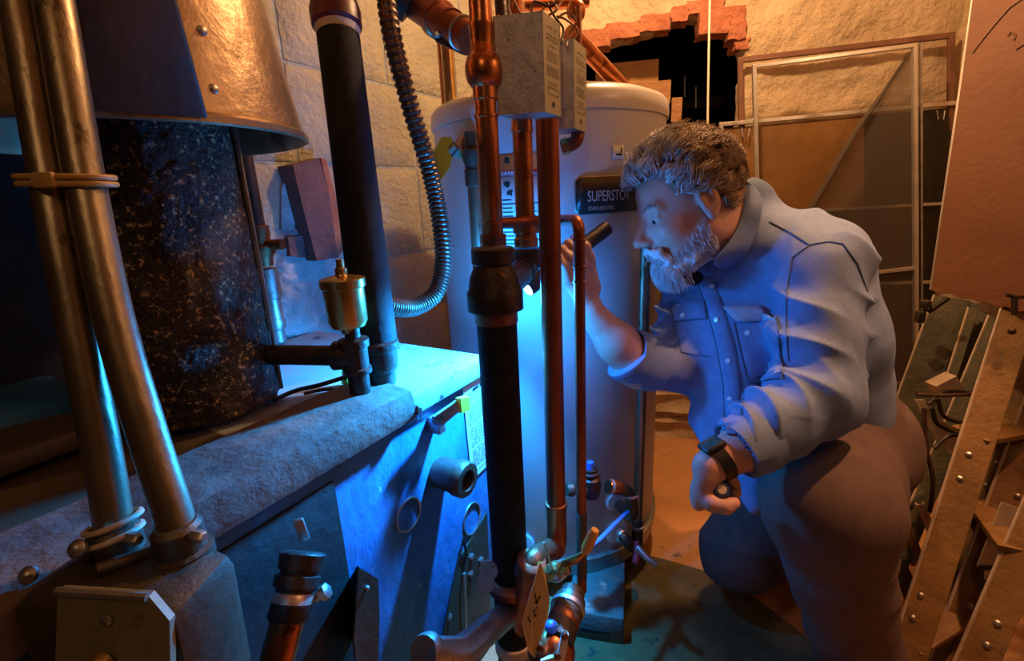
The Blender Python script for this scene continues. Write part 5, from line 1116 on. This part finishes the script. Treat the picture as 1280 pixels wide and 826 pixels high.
dsp = arm_folds(sv_, [(LS, LE)], .066, .020, 42, 1.1, 1)+arm_folds(sv_, [(LE, LC)], .056, .018, 60, .8, 2)+arm_folds(sv_, [(RS, RE)], .06, .018, 55, .9, 4)
q_ = sv_-V(CH); dL = q_ @ V(tL); tor = np.clip(1-np.maximum(np.linalg.norm(sv_-V(LS), axis=1) < .08, 0), 0, 1)
dsp += .011*ridged((dL*34+q_[:, 2]*9)+vnoise(sv_, 21, 9)*1.5)*(.5+.5*vnoise(sv_, 22, 8))+.0016*vnoise(sv_, 5, 60)
sv_ = sv_+N_*dsp[:, None]; sv_ = smooth(sv_, sf_, 1, .35)
shirt = np_obj(sv_, sf_, 'denim_shirt', 'shirt', person); shirt['label'] = 'long-sleeved blue denim shirt with rolled cuffs'
BT = BVHTree.FromPolygons([Vector(p) for p in sv_], [tuple(f) for f in sf_])
def SH(x, y, off=.002):
    d = ray(x, y).normalized(); h = BT.ray_cast(CL, d)
    if h[0] is None:
        p = U(x, y, 1.0); h = BT.find_nearest(p)
    n = h[1]; n = n if n.dot(CL-h[0]) > 0 else -n; return h[0]+n*off, n
def dens(pix, n=10):
    out = []
    for (x0, y0), (x1, y1) in zip(pix[:-1], pix[1:]): out += [(x0+(x1-x0)*k/n, y0+(y1-y0)*k/n) for k in range(n)]
    return out+[pix[-1]]
def seam(pix, r=.0011, name='seam', m='shirt_seam', off=.0008, par=None):
    return MB().tube([SH(x, y, off)[0] for x, y in dens(pix, 8)], r, 6).obj(name, m, par or shirt)
def patch(c4, name, m, off=.003, nu=10, nv=10, par=None, lift=None):   # TL TR BR BL in pixels, draped on the shirt
    q = [Vector((*c, 0)) for c in c4]; vs = []
    for i in range(nu+1):
        for j in range(nv+1):
            p = q[0].lerp(q[1], i/nu).lerp(q[3].lerp(q[2], i/nu), j/nv); e = 0 if 0 < i < nu and 0 < j < nv else -.003
            vs.append(SH(p.x, p.y, off+e+(lift(i/nu, j/nv) if lift else 0))[0])
    mb = MB(); mb.add(vs, [(i*(nv+1)+j, (i+1)*(nv+1)+j, (i+1)*(nv+1)+j+1, i*(nv+1)+j+1) for i in range(nu) for j in range(nv)]); return mb.obj(name, m, par or shirt, ang=60)
def polystrip(a, b, name, m, off, n=30, par=None):
    A_, B_ = dens(a, 6), dens(b, 6); k = min(len(A_), len(B_)); A_ = [A_[int(i*(len(A_)-1)/(n))] for i in range(n+1)]; B_ = [B_[int(i*(len(B_)-1)/(n))] for i in range(n+1)]
    vs = []
    for pa, pb in zip(A_, B_):
        for t in (0, .12, .5, .88, 1): vs.append(SH(pa[0]+(pb[0]-pa[0])*t, pa[1]+(pb[1]-pa[1])*t, off-(.003 if t in (0, 1) else 0))[0])
    mb = MB(); mb.add(vs, [(i*5+j, (i+1)*5+j, (i+1)*5+j+1, i*5+j+1) for i in range(n) for j in range(4)]); return mb.obj(name, m, par or shirt, ang=60)
polystrip([(872, 352), (884, 385), (896, 430), (905, 480), (907, 540)], [(890, 346), (904, 385), (917, 430), (926, 480), (928, 540)], 'button_placket', 'shirt', .0045)
seam([(890, 348), (905, 385), (918, 430), (927, 480), (929, 545)]); seam([(871, 352), (883, 385), (895, 430), (904, 480), (906, 540)])
for x, y in ((891, 356), (897, 400), (911, 451), (913, 499), (935, 416), (854, 395)):
    p, n = SH(x, y, .004); m = MB(); m.lathe(p, p+n, [(0, .0052), (.002, .0055), (.003, .0045), (.0031, .002)], 14); m.obj('button', 'button', shirt)
pk = patch([(918, 404), (972, 396), (980, 472), (934, 478)], 'chest_pocket', 'shirt', .005); seam([(918, 404), (934, 478), (980, 472), (972, 396)], off=.004)
fl_ = patch([(902, 384), (950, 382), (972, 402), (922, 402)], 'pocket_flap', 'shirt_in', .006, lift=lambda u, v: .010*math.sin(v*math.pi)*u+.012*v*(1-u), par=pk); 
patch([(838, 380), (880, 376), (884, 398), (842, 402)], 'pocket_flap', 'shirt', .005); seam([(838, 380), (842, 402), (884, 398), (880, 376)], off=.004); seam([(842, 402), (852, 440), (888, 446)])
seam([(962, 277), (985, 289), (1012, 306), (1036, 302), (1054, 305)], .0013); seam([(1012, 306), (990, 322), (984, 360), (983, 410), (986, 452)], .0013)
seam([(1054, 305), (1072, 330), (1084, 365)], .0013)
# collar
def leaf(pts, name, m, th=.003):
    n = len(pts); vs = []
    for a, b, c in pts: vs += [a, b, c]
    mb = MB(); mb.add(vs, [(i*3+j, (i+1)*3+j, (i+1)*3+j+1, i*3+j+1) for i in range(n-1) for j in range(2)]); o = mb.obj(name, m, shirt, ang=70); md = o.modifiers.new('s', 'SOLIDIFY'); md.thickness = th; ms = o.modifiers.new('b', 'SUBSURF'); ms.levels = ms.render_levels = 2; return o
ndir = (Hd(-.03, 0, -.06)-NB).normalized()
def neckpt(x, y, lift, rad=.0):   # point around the neck at this pixel
    p, n = SH(x, y, .004); return p+ndir*lift+n*rad
inn = [(920, 232, .925), (930, 246, .905), (929, 262, .895), (921, 287, .895), (908, 308, .890), (886, 330, .895)]
outp = [(942, 228), (955, 246), (954, 266), (948, 292), (938, 320), (914, 340)]
ods = [.915, .897, .885, None, None, None]
def op_(b, d): return U(*b, d) if d else SH(*b, .008)[0]
leaf([(U(*a), (U(*a)+op_(b, d))/2+vd*-.008, op_(b, d)) for a, b, d in zip(inn, outp, ods)], 'collar', 'shirt')
leaf([(U(918, 229, .94), U(928, 231, .95), U(936, 240, .955)), (U(929, 226, .93), U(940, 232, .94), U(950, 250, .95)), (U(938, 226, .92), U(950, 240, .93), U(958, 262, .94))], 'collar_back', 'shirt_in')
inn2 = [(918, 236, .94), (905, 245, .98), (890, 262, 1.02), (872, 300, 1.04), (862, 330, 1.05)]
leaf([(U(*a), U(a[0]+8, a[1]+14, a[2]), U(a[0]+10, a[1]+26, a[2]+.01)) for a in inn2], 'collar', 'shirt')
seam([(950, 262), (944, 290), (928, 315), (908, 338)], .0012, off=.010)
# cuffs
def cuff(c0, c1, r0, r1, name):
    d = (c1-c0).normalized(); mb = MB(); L = (c1-c0).length; mb.lathe(c0, c1, [(0, r0-.004), (.0, r0+.003), (L*.5, (r0+r1)/2+.006), (L, r1+.004), (L, r1-.001), (L*.7, r1-.004)], 40)
    vs = [Vector(v) for v in mb.v]; mb.v = [tuple(v+((v-c0)-(d*(v-c0).dot(d))).normalized()*(.003*noise.noise(v*28)+.0015*noise.noise(v*80))) for v in vs]; mb.f = mb.f[:-2]; return mb.obj(name, 'shirt', shirt, ang=80)
cuff(LC.lerp(LE, .22), LC.lerp(LW_, .35), .050, .046, 'rolled_cuff'); cuff(RC.lerp(RE, .45), RC.lerp(RW, .20), .055, .054, 'rolled_cuff')
m = MB(); cdir = (RW-RC).normalized(); m.lathe(RC.lerp(RW, .08), RW, [(0, .054), (.006, .058), (.016, .057), (.02, .052)], 36); m.obj('cuff_fold', 'shirt', shirt)
# undershirt at the neck
MB().ball(U(866, 347, .985), .020, 16, (1, 1, .8)).obj('undershirt', 'black', person)
# --- trousers
TF = Field((.30, .50, .0), (1.10, 1.62, .78), .0048)
TF.ell(PEL, (.135, .145, .13), None, .04); TF.cone(HIP, PEL, .14, .14, .05); TF.chain([PEL, PEL.lerp(LK, .6), LK], [.135, .108, .106], .04)
KN = LK+Vector((.0, .0, -.0)); TF.chain([LK, LK.lerp(LA, .35), LA+Z3*.05], [.104, .082, .078], .03); TF.chain([HIP, RH_, RK], [.13, .125, .092], .04); TF.chain([RK+Z3*-.01, RAk], [.085, .065], .03)
TF.F = np.maximum(TF.F, -(TF.o[2]+TF.h*np.arange(TF.n[2], dtype=np.float32)-.006)[None, None, :])
tv, tf_ = TF.mesh(); tv = smooth(tv, tf_, 2, .5); N_ = vnorm(tv, tf_)
d_ = .007*ridged(vnoise(tv, 31, 14)*2.2+tv[:, 2]*30)*(.5+.5*vnoise(tv, 32, 9))+.0015*vnoise(tv, 33, 60)+arm_folds(tv, [(LK, LA)], .085, .007, 26, 1.2, 8)
tv = tv+N_*d_[:, None]; tv[:, 2] = np.maximum(tv[:, 2], .005); np_obj(tv, tf_, 'trousers', 'trousers', person)
# boots
def boot(an, dr, nm='boot'):
    b_ = Field(V(an)-.28, V(an)+.28, .005); dr = dr.normalized(); b_.cone(an, Vector((an.x, an.y, .05))-dr*.03, .05, .045, .03); g = Vector((an.x, an.y, .045)); b_.slab(g-dr*.05, g+dr*.17, dr.cross(Z3), .042, .042, .046, .036, .02)
    b_.F = np.maximum(b_.F, -(b_.o[2]+b_.h*np.arange(b_.n[2], dtype=np.float32)-.004)[None, None, :]); v, f = b_.mesh(); np_obj(v, f, nm, 'boot', person)
boot(LA, Vector((-.8, -.3, 0))); 
# --- beard, hair
BD_ = Field(V(H0)-.2, V(H0)+.2, .003)
def bd(c, r, k=.012): BD_.ell(Hd(*c), [q*HS for q in r], RHd, k)
bd((.082, 0, -.098), (.026, .032, .024))
for s in (-1, 1):
    BD_.chain([Hd(.074, s*.026, -.098), Hd(.045, s*.043, -.090), Hd(.018, s*.055, -.070)], [.018*HS, .014*HS, .007*HS], .012); BD_.chain([Hd(.108, s*.006, -.050), Hd(.097, s*.026, -.060), Hd(.085, s*.032, -.080)], [.0075*HS, .0085*HS, .010*HS], .006)
    BD_.cone(Hd(.05, s*.03, -.108), Hd(.01, s*.03, -.105), .010, .008, .012)
v, f = BD_.mesh(); n = vnorm(v, f); v = v+n*(.0022*vnoise(v, 41, 320)+.0015*vnoise(v, 42, 600))[:, None]; beard = np_obj(v, f, 'beard', 'skin', person)
def hm(name, a, b, rough=.55):
    m = mat(name, a, b, 60, rough); return m
M['hair_brown'] = hm('brown_hair', (.20, .12, .07), (.62, .45, .30)); M['hair_grey'] = hm('grey_hair', (.42, .40, .39), (.66, .63, .60)); M['beard'] = hm('white_beard', (.50, .50, .50), (.74, .74, .74)); M['hair_dark'] = hm('under_hair', (.09, .055, .035), (.16, .10, .06))
beard.data.materials[0] = M['beard']
def strands(name, pts, m, par, n=5, sides=3):
    """pts: list of (points, r0)"""
    vs, fs = [], []
    for P_, r0 in pts:
        b = len(vs); a = (P_[1]-P_[0]).orthogonal().normalized(); L = len(P_)
        for i, p in enumerate(P_):
            t = (P_[min(i+1, L-1)]-P_[max(i-1, 0)]).normalized(); a = (a-t*a.dot(t)).normalized(); c = t.cross(a); r = r0*(1-.85*i/(L-1))
            for k in range(sides): q = 2*math.pi*k/sides; vs.append(tuple(p+(a*math.cos(q)+c*math.sin(q))*r))
        fs += [(b+i*sides+k, b+i*sides+(k+1) % sides, b+(i+1)*sides+(k+1) % sides, b+(i+1)*sides+k) for i in range(L-1) for k in range(sides)]
    mb = MB(); mb.v = vs; mb.f = fs; me = bpy.data.meshes.new(name); me.from_pydata(vs, [], fs); me.polygons.foreach_set('use_smooth', [True]*len(fs)); me.materials.append(M[m]); o = bpy.data.objects.new(name, me); COL.objects.link(o); o.parent = par
    if par.type == 'EMPTY': o.matrix_parent_inverse = Matrix.Translation(-par.location)
    return o
# hair cap
CF = Field(V(H0)-.22, V(H0)+.22, .0035); hC = (.0, 0, .048); hR = (.103, .086, .092)
CF.ell(Hd(*hC), [q*HS for q in hR], RHd, .01)
BM = np.array([[RHd[i][j] for j in range(3)] for i in range(3)], np.float32)
ax_ = [CF.o[i]+CF.h*np.arange(CF.n[i], dtype=np.float32) for i in range(3)]; PP = np.stack(np.meshgrid(*ax_, indexing='ij'), -1); loc = ((PP-V(H0)) @ BM)/HS
cut = np.minimum.reduce([loc[..., 0]*1.0+.02, .078-loc[..., 2]+loc[..., 0]*.30-.0])   # face area: in front and low
fcut = np.where(loc[..., 0] > .045, .082-loc[..., 2], np.where(loc[..., 0] > .012, .035-loc[..., 2], -.045-loc[..., 2]))
earc = .026-np.sqrt(((loc[..., 0]+.004)/1)**2+((loc[..., 2]-.0)/1.15)**2)
CF.F = np.maximum(CF.F, np.maximum(fcut, earc))
v, f = CF.mesh(); v = smooth(v, f, 2, .5); n = vnorm(v, f); v = v+n*(.004*vnoise(v, 51, 130)+.002*vnoise(v, 52, 300))[:, None]; hair = np_obj(v, f, 'hair', 'hair_dark', person)
r9 = random.Random(99); br, gr, cnt = [], [], 0
while cnt < 7600:
    d = Vector((r9.gauss(0, 1), r9.gauss(0, 1), r9.gauss(0, 1))).normalized(); f_, l_, u_ = hC[0]+d.x*hR[0], hC[1]+d.y*hR[1], hC[2]+d.z*hR[2]
    if f_ > .050:
        if u_ < .078: continue
    elif f_ > .014:
        if u_ < .034: continue
    elif f_ > -.028:
        if u_ < .026: continue
    elif u_ < -.045: continue
    if l_ < -.05 and r9.random() < .6: continue
    cnt += 1; nrm = Vector((d.x/hR[0], d.y/hR[1], d.z/hR[2])).normalized()
    # flow: swept back and down, wavy locks share a direction
    cell = Vector((round(f_*42), round(l_*42), round(u_*42))); rl = random.Random(hash((cell.x, cell.y, cell.z)) & 0xffff)
    tdir = Vector((-1.0, .25*(1 if l_ > 0 else -1)+rl.uniform(-1, 1), -.25+rl.uniform(-.9, .9)+(0.5 if f_ > .05 else 0))); tdir = tdir-nrm*tdir.dot(nrm); tdir.normalize()
    L = r9.uniform(.026, .050)*(1.1 if u_ > .09 else .85); st = 6; p = Vector((f_, l_, u_))-nrm*.004; P_ = []; ph = rl.uniform(0, 6.3); side = nrm.cross(tdir)
    lift = .55+rl.uniform(-.15, .35)
    for k in range(st+1):
        t = k/st; q = p+tdir*L*t+nrm*(.024*lift*math.sin(min(t*2.2, 2.6)))+side*(.0075*math.sin(ph+t*7.5))+nrm*(.005*math.cos(ph+t*7.5)); P_.append(Hd(q.x, q.y, q.z))
    (gr if (f_+r9.gauss(0, .014)+(.10-u_)*.15*(f_ > 0) > .030) else br).append((P_, r9.uniform(.0009, .0022)))
strands('strands', br, 'hair_brown', hair); strands('front_strands', gr, 'hair_grey', hair)['label'] = 'grey-white front curls'
bs = []
BB = BVHTree.FromPolygons([Vector(p) for p in bv], [tuple(q) for q in bf])
for _ in range(2600):
    s = r9.choice((-1, 1)) if r9.random() < .35 else 1; z = r9.random()
    if z < .30: c = (.086+r9.gauss(0, .012), r9.gauss(0, .020), -.106+r9.gauss(0, .014))
    elif z < .55: u = r9.random(); c = (.080-.075*u, s*(.028+.034*u), -.098+.045*u+r9.gauss(0, .010))
    elif z < .72: u = r9.random(); c = (.112-.018*u, s*(.004+.026*u), -.050-.022*u+r9.gauss(0, .003))
    else: u = r9.random(); c = (.060-.06*u, s*(.035+.025*u), -.108+.03*u+r9.gauss(0, .006))
    h = BB.find_nearest(Hd(*c)); p = h[0]; n = (Hd(*c)-p); n = n.normalized() if n.length > 1e-4 else h[1]
    if n.dot(h[1]) < 0 and h[1].dot(p-H0) > 0: n = h[1]
    dn_ = (-hup*.8-hf*.1*r9.random()+hl*r9.uniform(-.4, .4)).normalized(); L = r9.uniform(.006, .014) if z < .3 else r9.uniform(.004, .009)
    o_ = .014 if z < .3 else .003; bs.append(([p+n*(o_*.6)+dn_*(-.002), p+n*(o_+L*.35)+dn_*L*.5, p+n*(o_+L*.4)+dn_*L], r9.uniform(.0005, .0009)))
strands('whiskers', bs, 'beard', beard)
es = []
for s in (-1, 1):
    for _ in range(130):
        u = r9.random(); c = Hd(.096-.016*u, s*(.014+.034*u), .021+.006*math.sin(u*3)+r9.gauss(0, .002)); d = (hl*s*.8+hup*.5+hf*.3).normalized(); es.append(([c-hf*.006, c+d*.004, c+d*.009], .0007))
strands('eyebrow', es, 'hair_grey', person)
for s in (-1, 1): e = Hd(.0770, s*.031, .001); MB().ball(e, .0110*HS, 16).obj('eye', 'eye', person); m = MB(); m.ball(Hd(.0850, s*.0325, -.0012), .0052*HS, 12, (1, 1, 1)); m.obj('iris', 'ink', person)
# watch
wt = LC.lerp(LW_, .80); wd_ = (LW_-LC).normalized()
wch = MB(); wch.lathe(wt-wd_*.010, wt+wd_, [(0, .0300), (0, .0335), (.020, .0325), (.020, .0295)], 36); wch = wch.obj('wristwatch', 'blackp', person)
wn = (CL-wt).normalized(); wn = (wn-wd_*wn.dot(wd_)); wn = (wn.normalized()*.62+(wd_.cross(wn).normalized()*.78)*(1 if wd_.cross(wn).x < 0 else -1)).normalized(); R = frame3(wd_, wn)
MB().box(wt+wn*.0335, (.037, .033, .010), R, .004).obj('watch_case', 'blackp', wch); MB().box(wt+wn*.0386, (.030, .027, .0015), R, .0006).obj('watch_glass', 'watchglass', wch)
# --- things he holds
t = thing('flashlight', 'slim dark flashlight held in the raised right hand, its lens glowing white', 'flashlight', fcn)
Lf = (FL_-FB_).length; MB().lathe(FB_, FL_, [(0, .010), (.002, .0145), (.012, .0150), (Lf*.75, .0150), (Lf*.8, .0165), (Lf*.97, .0175), (Lf, .0165)], 26).obj('barrel', 'iron', t)
MB().lathe(FL_+fax*.0, FL_+fax, [(0, .0155), (.0015, .0155), (.002, .012)], 24).obj('lens', 'lens', t)
t = thing('small_torch', 'small dark blue cylinder with a cream end held in the lowered left fist', 'torch', gcn)
MB().lathe(gcn-cax*.055, gcn+cax, [(0, .013), (.003, .0155), (.085, .0155), (.092, .013), (.094, .011)], 24).obj('barrel', 'navy', t)
MB().lathe(gcn+cax*.038, gcn+cax, [(0, .0075), (.0015, .007)], 18).obj('end_cap', 'cream', t)
